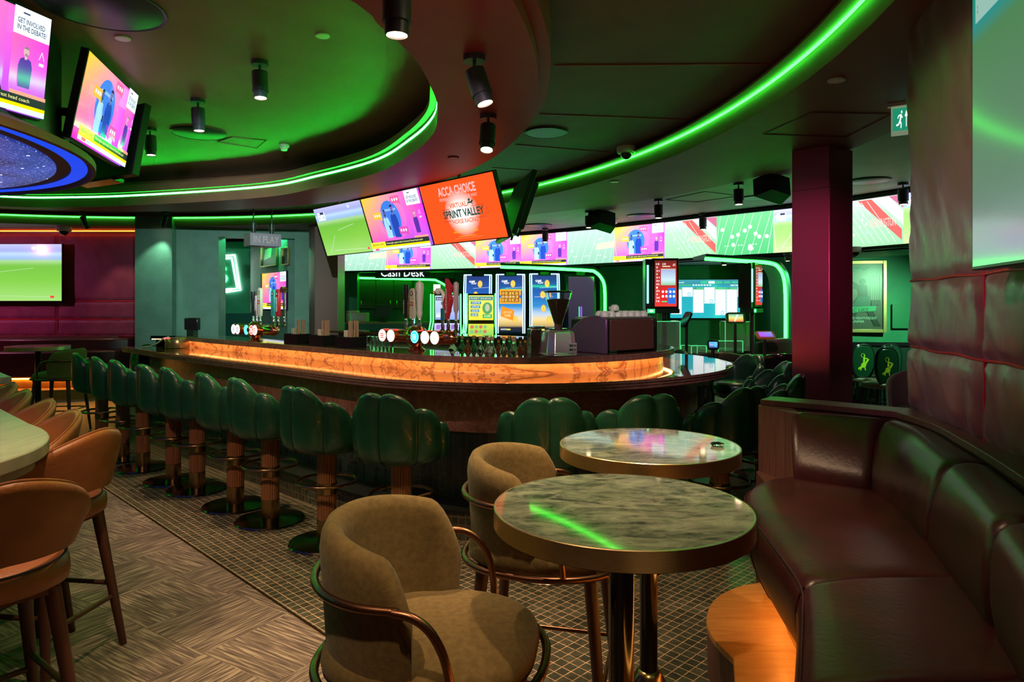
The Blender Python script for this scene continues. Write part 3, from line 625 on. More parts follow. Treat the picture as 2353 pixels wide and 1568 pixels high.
for i,k in enumerate(kinds):
    a,b=VX[i],VX[i+1]; d=b-a; p=k(d.length,.607)
    p.step=.0008; o=p.make(vt,True,((a.x+b.x)/2,(a.y+b.y)/2,2.343+.3035),'panel'); o.rotation_euler=(0,0,math.atan2(d.y,d.x))
# soffit under / behind the ribbon
mb=MB(); band(mb,offset(VX,.31),offset(VX,1.6),2.32,2.36); SB('ceiling',mb,M_gwall2)
# ---------------------------------------------------------------- bar
BP=[(-4.86,8.50),(-3.66,7.28),(-2.5,6.22),(-1.50,5.29),(-1.15,4.98),(-.80,4.75),(-.35,4.575),(.02,4.515),(.35,4.535),(.73,4.66),(1.0,4.80),(1.29,5.01),(1.55,5.27),(1.75,5.56),(1.91,5.90),(1.985,6.25),(1.98,6.66),(1.90,7.05),(1.70,7.42),(1.3,7.9),(.5,8.7),(-.8,9.9),(-2.2,11.1)]
bp=catmull(BP,6)
def boff(d):
    q=offset(bp,d)
    if d>0: q=[Vector((p.x,min(p.y,8.5),0)) if p.x<-2.0 and i<25 else p for i,p in enumerate(q)]
    return q
bar=thing('bar_counter','long curved marble bar with a glowing orange stone band under its raised shelf','bar',(0,0,0))
BT=1.08
mb=MB(); band(mb,boff(0),boff(.95),BT-.02,BT); obj('countertop',mb,M_ctop,bar,bev=.004)
mb=MB(); band(mb,boff(.002),boff(.9),BT-.0215,BT-.0205)
band(mb,boff(.006),boff(.9),BT-.041,BT-.022); band(mb,boff(.012),boff(.9),BT-.064,BT-.043); obj('countertop_edge',mb,M_cedge,bar,bev=.003)
mb=MB(); band(mb,boff(-.0015),boff(.0),BT-.0195,BT-.001); obj('edge_band',mb,M_cedge,bar)
mb=MB(); band(mb,boff(.60),boff(.63),BT,1.178); obj('stone_backsplash',mb,M_onyx,bar,label='glowing orange stone backsplash')
mb=MB(); band(mb,boff(.505),boff(.95),1.197,1.215); obj('raised_shelf',mb,M_ctop,bar,bev=.003)
mb=MB(); band(mb,boff(.50),boff(.9),1.178,1.1965); band(mb,boff(.503),boff(.506),1.197,1.2135); band(mb,boff(.5),boff(.511),1.164,1.179); obj('shelf_edge',mb,M_cedge,bar,bev=.003)
mb=MB(); band(mb,boff(.522),boff(.534),1.170,1.1775); obj('light_strip',mb,M_ledw,bar,label='warm light strip under the raised shelf')
mb=MB(); band(mb,boff(.30),boff(.36),.69,BT-.064); obj('front_panel',mb,M_cfront,bar,label='swirling brown marble front')
mb=MB(); band(mb,boff(.33),boff(.40),.2,.69); obj('tiled_front',mb,M_vtile,bar,label='dark vertical marble tiles')
mb=MB(); band(mb,boff(.06),boff(.4),0,.185); obj('plinth',mb,M_plinth,bar,label='green mosaic step with pale joints')
mb=MB(); band(mb,boff(.045),boff(.4),.185,.205); obj('plinth_cap',mb,mat('dark_stone_cap',(.02,.022,.02),.3),bar)
mb=MB(); band(mb,boff(.95),boff(1.55),1.02,1.06); obj('work_top',mb,M_steel,bar)
mb=MB(); band(mb,boff(.96),boff(1.0),.1,1.02); band(mb,boff(.70),boff(.74),1.06,1.178); obj('rear_panel',mb,M_blk,bar)
def bray(px,d):
    q=offset(bp,d); best=None
    for i in range(len(q)-1):
        a,b=q[i],q[i+1]; s=(px-CX)/F; fa=a.x-s*a.y; fb=b.x-s*b.y
        if fa*fb<=0 and fa!=fb:
            t=fa/(fa-fb); p=a.lerp(b,t)
            if best is None or p.y<best[0].y: dd=(b-a).normalized(); best=(p,dd)
    return best
# ---------------------------------------------------------------- bar stools with petal shells
def lerp(a,b,t): return a+(b-a)*t
def shell_stool():
    t=thing('bar_stool','','bar stool')
    NL=6; span=R(236); mb=MB(); npet=10; nt_=NL*npet
    WD=[26,42,50,50,42,26]; CU=[0]
    for q_ in WD: CU.append(CU[-1]+q_/236)
    def loc_(s):
        for i_ in range(NL):
            if s<=CU[i_+1]+1e-9: return i_,(s-CU[i_])/(CU[i_+1]-CU[i_])
        return NL-1,1
    def petal(s):
        a=loc_(s)[1]; return max(0,math.sin(PI*a))**.62 if 0<a<1 else 0
    def crest(s):
        th=abs(s-.5)*2; return lerp(1.075,.80,th**1.35)
    prof=[(.0,.16),(.012,.205),(.05,.245),(.14,.272),(.28,.284),(.45,.288),(.62,.288),(.78,.288),(.90,.286),(.97,.278)]
    def pt(s,k,bulge):
        ang=(s-.5)*span; x=math.sin(ang); y=-math.cos(ang); return x,y
    cols=[]
    for i in range(nt_+1):
        k_=i//npet if i<nt_ else NL-1; fr_=(i-k_*npet)/npet; s=CU[k_]+(CU[k_+1]-CU[k_])*fr_; pe=max(0,math.sin(PI*fr_))**.62; H=crest(s)+.045*pe**1.3-.008; z0=.625; th=.042+.022*pe
        x,y=pt(s,0,0); col=[]
        edge=min(s,1-s)*NL; ef=min(1,edge*1.6)**.5
        for (f,r) in prof: 
            rr=r*(.95)+.034*pe*min(1,f*5+.25); col.append((x*rr,y*rr*.98,z0+(H-.03-z0)*f))
        ro=prof[-1][1]*.95+.034*pe; ri=ro-th*1.25
        for k in range(1,6):
            a=PI*k/6; rr=(ro+ri)/2+(ro-ri)/2*math.cos(a); col.append((x*rr,y*rr,H-.03-(H-z0)*.03+.03*math.sin(a)+.0))
        for f in (.95,.8,.6,.4,.25): 
            rr=ri-.012*pe*(1 if f<.9 else .5)-(1-f)*.012; col.append((x*rr,y*rr,z0+(H-.03-z0)*f))
        cols.append(col)
    m=len(cols[0]); vs=[p for c in cols for p in c]; fs=[(i*m+k,(i+1)*m+k,(i+1)*m+k+1,i*m+k+1) for i in range(nt_) for k in range(m-1)]
    fs+=[tuple(range(m)),tuple(nt_*m+k for k in range(m-1,-1,-1))]
    mb.add(vs,fs); mb.lathe([(.0,.622),(.17,.624),(.19,.64),(.19,.66),(0,.66)],28)
    obj('backrest',mb,M_green,t,ang=75)
    mb=MB(); mb.lathe([(0,.66),(.22,.66),(.235,.70),(.238,.76),(.225,.785),(.15,.80),(0,.805)],32); obj('seat',mb,M_green,t,ang=70)
    mb=MB()
    for i in range(1,NL):
        s=CU[i]; ang=(s-.5)*span; x=math.sin(ang);y=-math.cos(ang); H=crest(s)-.008
        mb.tube([(x*r*.965,y*r*.95,.625+(H-.03-.625)*f) for f,r in prof],.0025,5)
    obj('stitching',mb,mat('dark_green_thread',(.004,.03,.015),.6),t)
    mb=MB(); mb.lathe([(.064,.16),(.064,.335)],88,flute=.10,nf=22); mb.lathe([(.064,.405),(.064,.622)],88,flute=.10,nf=22); obj('pedestal',mb,M_flute,t,ang=60)
    mb=MB(); mb.lathe([(.066,.02),(.066,.16),(.06,.165)],32); obj('sleeve',mb,M_brass2,t)
    mb=MB(); mb.lathe([(.06,.33),(.068,.332),(.068,.405),(.06,.408)],32); obj('collar',mb,M_brass2,t)
    mb=MB(); mb.tube([(.195*math.cos(2*PI*k/40),.195*math.sin(2*PI*k/40),.415) for k in range(40)],.0115,10,True)
    for a in (30,150,270): c,s_=math.cos(R(a)),math.sin(R(a)); mb.tube([(.06*c,.06*s_,.385),(.19*c,.19*s_,.412)],.007,8)
    obj('footrest',mb,M_brass2,t)
    mb=MB(); mb.lathe([(.25,0),(.252,.006),(.245,.014),(.10,.026),(.06,.03),(0,.03)],48); obj('base',mb,mat('bronze_base',(.10,.085,.06),.18,1),t)
    return t
st0=shell_stool(); used=False
def stool(loc,face,label,grp):
    global used
    rz=math.atan2(face.y,face.x)-PI/2
    if not used:
        used=True; st0.location=loc; st0.rotation_euler=(0,0,rz); st0['label']=label; st0['group']=grp; return st0
    return dup(st0,loc,rz,label,grp)
ords=['green petal-backed bar stool standing farthest left along the bar, before the burgundy wall','second green bar stool from the far left end of the bar row','third green bar stool from the far left end of the bar row','fourth green bar stool from the far left end of the bar row','fifth green bar stool from the far left end of the bar row','sixth green bar stool from the far left end of the bar row','seventh green bar stool from the far left end, round base fully in view','green bar stool just left of the one behind the near olive chair','green bar stool directly behind the near olive chair, back facing the camera','green bar stool between the rear olive chair and the far round table','green bar stool whose back shows just over the middle of the far round table','green bar stool at the right edge of the far round table, beside the booth end','green bar stool against the burgundy metal column, right of the bar']
pxs=[(234,.40),(282,.40),(328,.40),(398,.40),(453,.38),(541,.37),(621,.36),(751,.36),(922,.38),(1254,.38),(1452,.38),]
for (px,d),lb in zip(pxs,ords):
    p,dd=bray(px,-d); face=Vector((-dd.y,dd.x,0))
    rot=Matrix.Rotation(R({751:-4,922:0,1254:0}.get(px,-9 if px<700 else 0)),3,'Z'); stool((p.x,p.y,0),rot@face,lb,'petal-backed bar stools along the bar')
for (x,y,fx,fy,lb) in ((1.40,4.60,-.57,.82,ords[11]),(1.95,5.25,-.9,.4,ords[12]),(2.33,6.38,-1,.1,'green bar stool beyond the rounded bar end, nearer of two beside the column'),(2.36,7.2,-.9,-.45,'green bar stool beyond the rounded bar end, in front of the roulette tables'),(1.80,7.95,-.6,-.8,'green bar stool behind the far corner of the bar end, only its crest showing'),(-4.72,9.05,.6,-.8,'green bar stool beyond the left tip of the bar, only the petal tops showing')):
    stool((x,y,0),Vector((fx,fy,0)).normalized(),lb,'petal-backed bar stools along the bar')
# ---------------------------------------------------------------- round marble tables
def round_table(x,y,label,r=.35,h=1.05,group='round high tables'):
    t=thing('round_table',label,'table',(x,y,0),0,group)
    mb=MB(); mb.lathe([(0,h-.03),(r-.006,h-.03),(r-.006,h),(0,h)],96); obj('tabletop',mb,M_gmar,t)
    mb=MB(); mb.lathe([(r-.004,h-.052),(r,h-.05),(r,h-.001),(r-.002,h+.0008),(r-.006,h+.0008),(r-.006,h-.03)],128); mb.lathe([(0,h-.052),(r-.002,h-.052)],64); obj('rim',mb,M_brass,t,label='brushed brass rim')
    mb=MB(); mb.lathe([(.035,.06),(.035,h-.05)],32); obj('pole',mb,M_blkg,t)
    mb=MB(); mb.lathe([(.20,0),(.205,.008),(.19,.016),(.10,.03),(.085,.07),(.070,.11),(.052,.145),(.038,.16),(.0,.165)],48); obj('base',mb,M_brass2,t,ang=60)
    return t
round_table(.300,1.873,'nearest round green marble table with brass rim, in front of the curved booth')
round_table(.540,2.70,'round green marble table with brass rim, behind the nearest marble table')
round_table(-6.35,9.15,'round high table far left in front of the burgundy bench',.37,group='round high tables')
mb=MB(); mb.lathe([(.0,1.05),(.02,1.05),(.026,1.058),(.026,1.062),(.020,1.064),(0,1.066)],24); q=tag(obj('coaster_disc',mb,M_glass),'small clear disc near the right edge of the far round marble table','disc'); q.location=(.80,2.66,.0)
# ---------------------------------------------------------------- olive armchairs on tall legs
def arc_shell(R0,span,zb,zt,th,n,flare=0,ax=1,ay=1,roll=.5,power=1.0):
    mb=MB(); cols=[]
    for i in range(n+1):
        s=i/n; ang=(s-.5)*span; x=math.sin(ang); y=-math.cos(ang); a=abs(s-.5)*2; Z0=zb(a);Z1=zt(a)
        endt=min(1,(1-a)*n/8+.35)**.5; T=th*endt; col=[]
        for k in range(8):
            f=k/7; rr=R0+flare*f; col.append((x*ax*rr,y*ay*rr,Z0+(Z1-Z0-T*roll)*f))
        for k in range(1,6):
            g=PI*k/6; rr=R0+flare-T/2+T/2*math.cos(g); col.append((x*ax*rr,y*ay*rr,Z1-T*roll+T*roll*math.sin(g)))
        for k in range(7,-1,-1):
            f=k/7; rr=R0+flare*f-T-.01*(1-f); col.append((x*ax*rr,y*ay*rr,Z0+(Z1-Z0-T*roll)*f))
        cols.append(col)
    m=len(cols[0]); vs=[p for c in cols for p in c]
    fs=[(i*m+k,(i+1)*m+k,(i+1)*m+(k+1)%m,i*m+(k+1)%m) for i in range(n) for k in range(m)]
    fs+=[tuple(range(m-1,-1,-1)),tuple(n*m+k for k in range(m))]
    return mb.add(vs,fs)
def pad(rx,ry,z0,z1,n=48,p=2.6,dome=.02):
    mb=MB(); rings=[(.90,z0),(.985,z0+.012),(1.0,lerp(z0,z1,.45)),(.985,z1-.016),(.93,z1-.002),(.80,z1+dome*.35),(.5,z1+dome*.8),(.2,z1+dome),(.02,z1+dome)]
    vs=[];fs=[]
    for s,z in rings:
        for k in range(n):
            a=2*PI*k/n; c=math.cos(a);q=math.sin(a); rr=(abs(c)**p+abs(q)**p)**(-1/p); vs.append((rx*s*rr*c,ry*s*rr*q,z))
    for i in range(len(rings)-1):
        for k in range(n): k2=(k+1)%n; fs.append((i*n+k,i*n+k2,(i+1)*n+k2,(i+1)*n+k))
    fs+=[tuple(range(n-1,-1,-1)),tuple((len(rings)-1)*n+k for k in range(n))]; return mb.add(vs,fs)
def olive_chair():
    t=thing('high_armchair','','armchair')
    o=obj('seat',pad(.262,.275,.685,.755,dome=.03),M_olive,t,ang=80); o.location=(0,.04,0)
    zt=lambda a: 1.058-.055*a*a-.12*max(0,(a-.80)/.2)**2; zb=lambda a: .70
    o=obj('backrest',arc_shell(.262,R(206),zb,zt,.072,52,.022,.95,.88,.9),M_olive,t,ang=80)
    # stitched seam
    mb=MB(); pts=[]
    for i in range(41):
        s=i/40; ang=(s-.5)*R(204); a=abs(s-.5)*2; r_=.262+.022*.85+.0005; pts.append((math.sin(ang)*r_*.95,-math.cos(ang)*r_*.88,zt(a)-.075))
    mb.tube(pts,.001,4); obj('stitching',mb,mat('olive_thread',(.09,.062,.02),.8),t)
    pts=[]
    for i in range(37):
        ang=(i/36-.5)*R(190); pts.append((math.sin(ang)*.282,-math.cos(ang)*.262,.915))
    for sx in (1,):
        pass
    ext=lambda s:[(s*.286,.02,.915),(s*.290,.065,.910),(s*.292,.105,.885),(s*.291,.135,.835),(s*.286,.15,.77),(s*.276,.155,.70)]
    L=ext(-1)[::-1]; Rr=ext(1); path=catmull(L+[tuple(p) for p in pts][::4]+Rr,5)
    mb=MB(); mb.tube(path,.0105,10); obj('arm_rail',mb,M_bronze,t)
    mb=MB(); ring=[]
    for k in range(48):
        a=2*PI*k/48; c=math.cos(a);q=math.sin(a); rr=(abs(c)**2.4+abs(q)**2.4)**(-1/2.4); ring.append((.278*rr*c,.04+.295*rr*q,.688))
    mb.tube(ring,.012,10,True); obj('seat_ring',mb,M_bronze,t)
    mb=MB(); mb.box((0,.04,.672),(.40,.42,.018)); obj('seat_frame',mb,M_leg,t)
    for sx in (-1,1):
        for sy in (-1,1):
            mb=MB(); mb.cyl((sx*.175,.04+sy*.19,.675),(sx*.235,.04+sy*.25,0),.024,.014,16); obj('leg',mb,M_leg,t)
    f=.36; X=.175+.06*f*1.0; z=.30; k=(.675-z)/.675; X=.175+.06*k; Y=.19+.06*k
    for a,b,zz in (((-X,.04-Y),(X,.04-Y),z),((-X,.04+Y),(X,.04+Y),z-.05),((-X,.04-Y),(-X,.04+Y),z),((X,.04-Y),(X,.04+Y),z)):
        mb=MB(); mb.tube([(a[0],a[1],zz),(b[0],b[1],zz)],.0085,10); obj('footrest',mb,M_bronze,t)
    return t
oc=olive_chair(); oc.location=(-.245,1.80,0); oc.rotation_euler=(0,0,R(-98)); oc['label']='olive velvet high armchair in the foreground, left of the nearest round table'; oc['group']='olive velvet high armchairs'
for (x,y,rz,lb) in ((.085,2.55,-104,'olive velvet high armchair behind the nearest round table, facing the far table'),(-5.62,8.55,95,'olive velvet high armchair seen from behind at the far left round table'),(-7.0,8.65,-20,'olive velvet high armchair cut off by the left picture edge at the far table')):
    dup(oc,(x,y,0),R(rz),lb,'olive velvet high armchairs')
# ---------------------------------------------------------------- tan leather high chairs
def tan_chair():
    t=thing('high_chair','','chair')
    zt=lambda a: lerp(1.055,.80,a**1.7)+.0; zb=lambda a: lerp(.79,.775,a)
    obj('backrest',arc_shell(.255,R(205),zb,zt,.036,48,.045,1.0,.98,.8),M_brown,t,ang=75)
    mb=MB(); pts=[]
    for i in range(49):
        s=i/48; ang=(s-.5)*R(205); a=abs(s-.5)*2; pts.append((math.sin(ang)*.283,-math.cos(ang)*.283*.98,zt(a)+.001))
    mb.tube(pts,.0045,6); obj('piping',mb,M_brown,t)
    o=obj('seat',pad(.235,.235,.655,.745,dome=.02),M_brown,t,ang=75); o.location=(0,.02,0)
    mb=MB(); ring=[(.232*math.cos(2*PI*k/48),.02+.232*math.sin(2*PI*k/48),.742) for k in range(48)]; mb.tube(ring,.005,6,True); obj('seat_piping',mb,mat('dark_brown_cord',(.03,.010,.006),.5),t)
    mb=MB(); mb.box((0,.02,.645),(.34,.34,.03)); obj('seat_frame',mb,M_leg,t)
    for sx in (-1,1):
        for sy in (-1,1):
            mb=MB(); mb.cyl((sx*.15,.02+sy*.15,.65),(sx*.225,.02+sy*.225,0),.026,.016,16); obj('leg',mb,M_leg,t)
    for z,a,b in ((.24,(-1,-1),(1,-1)),(.24,(-1,1),(1,1)),(.30,(-1,-1),(-1,1)),(.30,(1,-1),(1,1))):
        k=.15+.075*(.65-z)/.65; mb=MB(); mb.cyl((a[0]*k,.02+a[1]*k,z),(b[0]*k,.02+b[1]*k,z),.011,n=10); obj('stretcher',mb,M_leg,t)
    return t
tc=tan_chair(); tc.location=(-1.75,2.27,0); tc.rotation_euler=(0,0,R(52)); tc['label']='tan leather high chair nearest the camera at the bottom left corner'; tc['group']='tan leather high chairs'
for (x,y,rz,lb) in ((-2.07,3.03,82,'tan leather high chair second from the front, at the rounded end of the pale table'),(-2.46,3.36,135,'tan leather high chair third from the front, tucked under the pale wooden table'),(-2.86,3.76,135,'tan leather high chair fourth from the front, tucked under the pale wooden table'),(-3.31,4.20,135,'tan leather high chair fifth from the front, tucked under the pale wooden table'),(-3.69,4.60,135,'farthest tan leather high chair, just below the second pale table')):
    dup(tc,(x,y,0),R(rz),lb,'tan leather high chairs')
def slab_table(poly,label,legs,h=1.05,th=.055):
    t=thing('high_table',label,'table',(0,0,0),0,'pale wooden high tables')
    mb=MB(); mb.prism(poly,h-th,h); obj('tabletop',mb,M_table,t,bev=.006)
    mb=MB(); cx=sum(p[0] for p in poly)/len(poly); cy=sum(p[1] for p in poly)/len(poly)
    mb.prism([(cx+(x-cx)*.8,cy+(y-cy)*.8) for x,y in poly],h-th-.05,h-th); obj('apron',mb,M_table,t)
    for (x,y) in legs: mb=MB(); mb.box((x,y,(h-.1)/2),(.10,.10,h-.1)); obj('leg',mb,M_blk,t)
    return t
pl=[(p.x,p.y) for p in catmull([(-1.80,2.30),(-1.80,2.48),(-1.835,2.66),(-1.93,2.85),(-2.07,3.02),(-2.25,3.18)],5)]
slab_table(pl+[(-2.72,3.63),(-3.62,4.50),(-4.45,3.72),(-3.0,2.2),(-2.55,1.95),(-1.95,1.95),(-1.82,2.10)],'long pale wooden high table with a rounded end, left edge of the picture',[(-2.35,2.65),(-3.7,3.85)])
slab_table([(-3.83,5.23),(-4.35,5.75),(-6.2,5.6),(-5.2,4.4),(-4.5,4.6)],'second pale wooden high table, its corner showing above the tan chairs',[(-4.6,5.1),(-5.5,5.2)])
# table corner and seat at the bottom edge
q=slab_table([(.335,1.283),(.60,1.175),(.62,.95),(.18,1.0)],'green-lit corner of a wooden table at the bottom edge, beside the booth',[(.42,1.08)],h=.87)
q['group']=''; del q['group']
mb=MB(); mb.tube([(.455,1.25,.83),(.52,1.262,.842),(.62,1.21,.835),(.70,1.13,.82)],[.025,.035,.035,.03],12); tag(obj('padded_armrest',mb,M_green,ang=80),'green padded armrest poking in at the bottom edge beside the table corner','armrest')
# ---------------------------------------------------------------- curved booth on the right
def resamp(P,n):
    P=[Vector((*p[:2],0)) for p in P]; q=catmull(P,12); L=[0]
    for a,b in zip(q,q[1:]): L.append(L[-1]+(b-a).length)
    out=[];j=0
    for i in range(n):
        d=L[-1]*i/(n-1)
        while j<len(L)-2 and L[j+1]<d: j+=1
        t=(d-L[j])/max(1e-9,L[j+1]-L[j]); out.append(q[j].lerp(q[j+1],t))
    return out
booth=thing('curved_booth','curved burgundy leather booth seat with padded back on the right','booth',(0,0,0))
# stations keyed so that station k of every curve belongs together
Fk=[(1.20,3.20),(1.06,3.08),(.985,2.92),(.945,2.72),(.915,2.50),(.885,2.25),(.848,2.03),(.775,1.85),(.70,1.68),(.60,1.46),(.44,1.15),(.26,.85)]
Jk=[(1.30,3.25),(1.44,3.13),(1.58,3.03),(1.56,2.82),(1.50,2.60),(1.42,2.36),(1.32,2.07),(1.26,1.88),(1.20,1.70),(1.12,1.50),(.97,1.20),(.80,.90)]
def seg_section(name,i0,i1,n,rows,puff=.012,label=None):
    f=[Vector((*p,0)) for p in Fk]; j=[Vector((*p,0)) for p in Jk]
    F_=resamp(Fk[i0:i1+1],n); J_=resamp(Jk[i0:i1+1],n); mb=MB(); vs=[]
    for i in range(n):
        e=min(i,n-1-i)/ (n-1); k=min(1,e/.05)**.5; a,b=F_[i],J_[i]; d=(b-a)
        for (t,z,fr) in rows:   # t across, z height, fr = pushed out of front
            p=a+d*t; u=d.normalized(); sh=puff*(1-k); vs.append((p.x+u.x*(fr+ (sh if t<.3 else 0)),p.y+u.y*(fr+(sh if t<.3 else 0)),z-(sh if z>.6 and t<.95 else 0)))
    m=len(rows); fs=[(i*m+q,(i+1)*m+q,(i+1)*m+q+1,i*m+q+1) for i in range(n-1) for q in range(m-1)]
    fs+=[tuple(range(m)),tuple((n-1)*m+q for q in range(m-1,-1,-1))]
    mb.add(vs,fs); return obj(name,mb,M_burg,booth,ang=80,label=label)
SR=[(0,.34,.20),(0,.36,.15),(0,.43,.085),(0,.52,.035),(0,.61,.006),(0,.69,-.004),(0,.735,.004),(0,.762,.022),(.10,.778,0),(.22,.784,0),(.4,.790,0),(.6,.790,0),(.8,.786,0),(1.0,.78,.02)]
seg_section('seat_cushion',0,6,60,SR); seg_section('seat_cushion',6,9,40,SR); seg_section('seat_cushion',9,11,24,SR)
mb=MB()
for i in (3,6,9): 
    a,b=Vector((*Fk[i],0)),Vector((*Jk[i],0)); u=(b-a).normalized()
    if i!=3: mb.tube([tuple((a+u*fr)[:2])+(z,) for t,z,fr in SR[1:8]],.004,5)
    else: mb.tube([tuple((a+u*(fr-.002))[:2])+(z,) for t,z,fr in SR[1:8]],.002,5)
fe=[p for p in resamp(Fk,90)]; je=resamp(Jk,90); mb.tube([tuple((a+(b-a).normalized()*.012)[:2])+(.757,) for a,b in zip(fe,je)],.0035,5)
obj('seat_piping',mb,M_burg,booth)
# back cushions
Tk=[(1.385,3.40),(1.72,3.22),(1.70,2.95),(1.60,2.66),(1.50,2.38),(1.36,2.04),(1.22,1.74),(1.07,1.44),(.86,1.08)]
Bk=[(1.50,3.55),(1.83,3.27),(1.83,2.95),(1.74,2.66),(1.64,2.38),(1.50,2.02),(1.38,1.72),(1.23,1.42),(1.02,1.05)]
Jb=[(1.325,3.22),(1.58,3.02),(1.565,2.82),(1.505,2.60),(1.43,2.36),(1.325,2.05),(1.21,1.72),(1.10,1.47),(.90,1.12)]
def back_cushion(i0,i1,n):
    T_=resamp(Tk[i0:i1+1],n);B_=resamp(Bk[i0:i1+1],n);J_=resamp(Jb[i0:i1+1],n); vs=[]
    for i in range(n):
        e=min(i,n-1-i)/(n-1); k=min(1,e/.06)**.5; sh=.018*(1-k); t_,b_,j_=T_[i],B_[i],J_[i]
        u=(b_-t_).normalized(); v=(j_-t_)
        for (f,z,o_) in ((1.0,.74,.02),(1.0,.78,-.002),(.75,.86,-.014),(.4,.95,-.014),(.12,1.01,-.002),(0,1.035,.012),(0,1.052,.035),(0,1.058,.07),(0,1.056,.11),(0,1.045,.15)):
            p=t_+v*f; vs.append((p.x+u.x*(o_+sh),p.y+u.y*(o_+sh),z-sh*.7*(z>1)))
    m=10; mb=MB(); fs=[(i*m+q,(i+1)*m+q,(i+1)*m+q+1,i*m+q+1) for i in range(n-1) for q in range(m-1)]
    fs+=[tuple(range(m)),tuple((n-1)*m+q for q in range(m-1,-1,-1))]
    mb.add(vs,fs); obj('back_cushion',mb,M_burg,booth,ang=80)
for a,b,n in ((0,1,20),(1,4,40),(4,6,30),(6,8,30)): back_cushion(a,b,n)
# wooden end panel, ledge and plinth
Kf=[(1.36,3.73),(1.60,3.54),(1.86,3.30),(1.84,2.98),(1.75,2.66),(1.65,2.35),(1.515,1.98),(1.36,1.66),(1.14,1.26),(.95,.95)]
kf=[Vector((*p,0)) for p in Kf[:3]]+catmull([Vector((*p,0)) for p in Kf[2:]],6)[1:]
kb=offset(kf,.16)
mb=MB(); band(mb,offset(kf,-.012),kb,1.055,1.085); obj('ledge',mb,M_wood,booth,bev=.003)
mb=MB(); band(mb,kf,offset(kf,.13),0,1.055); obj('back_panel',mb,M_wood,booth)
mb=MB(); mb.prism([(1.315,3.68),(1.36,3.735),(1.46,3.655),(1.47,3.40),(1.30,3.22),(1.25,3.26)],.0,.70); obj('end_panel',mb,M_wood,booth)
mb=MB(); mb.prism([(1.355,3.735),(1.335,3.70),(1.415,3.43),(1.445,3.41),(1.49,3.63)],.70,1.055); obj('end_panel',mb,M_wood,booth)
Pk=[(1.28,3.42),(1.12,3.36),(.96,3.22),(.86,3.02),(.835,2.84),(.865,2.67)]
Pk2=[(.815,2.50),(.75,2.25),(.68,1.95),(.58,1.60),(.42,1.20),(.22,.85)]
pf=[(p.x,p.y) for p in catmull(Pk,8)]+[(p.x,p.y) for p in catmull(Pk2,6)]
mb=MB(); mb.prism(pf+[(.9,.9),(1.2,1.5),(1.4,2.1),(1.6,2.8),(1.5,3.3)],.19,.215); obj('plinth_top',mb,M_ply,booth,bev=.003)
mb=MB(); mb.prism([(x+.004,y) for x,y in pf]+[(.9,.9),(1.2,1.5),(1.4,2.1),(1.6,2.8),(1.5,3.3)],0,.19); obj('plinth',mb,M_wood,booth)
F_=resamp(Fk,60);J_=resamp(Jk,60); inn_=[a+(b-a).normalized()*.20 for a,b in zip(F_,J_)]
mb=MB(); band(mb,inn_,[a+(b-a).normalized()*.03 for a,b in zip(inn_,J_)],.215,.36); obj('seat_base',mb,M_ply,booth)
mb=MB(); band(mb,[a+(b-a).normalized()*.165 for a,b in zip(F_,J_)],[a+(b-a).normalized()*.18 for a,b in zip(F_,J_)],.325,.334); obj('light_strip',mb,M_leda,booth,label='warm light strip under the seat')
# padded right wall on the ledge
Wk=[Vector(p+(0,)) for p in ((2.03,3.45),(1.93,3.08),(1.86,2.80),(1.785,2.515),(1.70,2.22),(1.585,1.87),(1.45,1.60),(1.29,1.30),(1.10,1.0))]
wq=catmull(Wk,8); WL=[0]
for a,b in zip(wq,wq[1:]): WL.append(WL[-1]+(b-a).length)
def wpos(s):
    for i in range(len(WL)-1):
        if s<=WL[i+1]: return wq[i].lerp(wq[i+1],(s-WL[i])/(WL[i+1]-WL[i]))
    return wq[-1]
def wnrm(s):
    a=wpos(max(0,s-.02)); b=wpos(min(WL[-1],s+.02)); d=(b-a).normalized(); return Vector((d.y,-d.x,0))*(1 if (d.y*-1)>-2 and d.y<0 else -1)
wtest=wnrm(.5)
sgn=1 if wtest.x<0 else -1
seams=[0,.90,1.85,2.55]
q=MB()
for m_ in padded('x',wpos,None,0,[1.085,1.39,1.72,3.0],seams,M_wallup,.020,5,.014,nrm=lambda s:wnrm(s)*sgn): q.add(m_.v,m_.f)
SB('wall_right',q,M_wallup,ang=70,fixn=False)
q=MB()
for s_ in seams[1:-1]: p=wpos(s_)+wnrm(s_)*sgn*.015; q.tube([(p.x,p.y,1.085),(p.x,p.y,3.0)],.0055,6)
for z_ in (1.39,1.72):
    q.tube([tuple((wpos(k*.1)+wnrm(k*.1)*sgn*.015)[:2])+(z_+.004*math.sin(k*1.3),) for k in range(26)],.0055,6)
SB('trim_7',q,M_piping)
mb=MB(); band(mb,[p-Vector((wnrm(.5).x*sgn*.005,0,0)) for p in wq],[p+Vector((.45,.12,0)) for p in wq],0,3.0); SB('wall_right',mb,M_wallup,smooth=False)
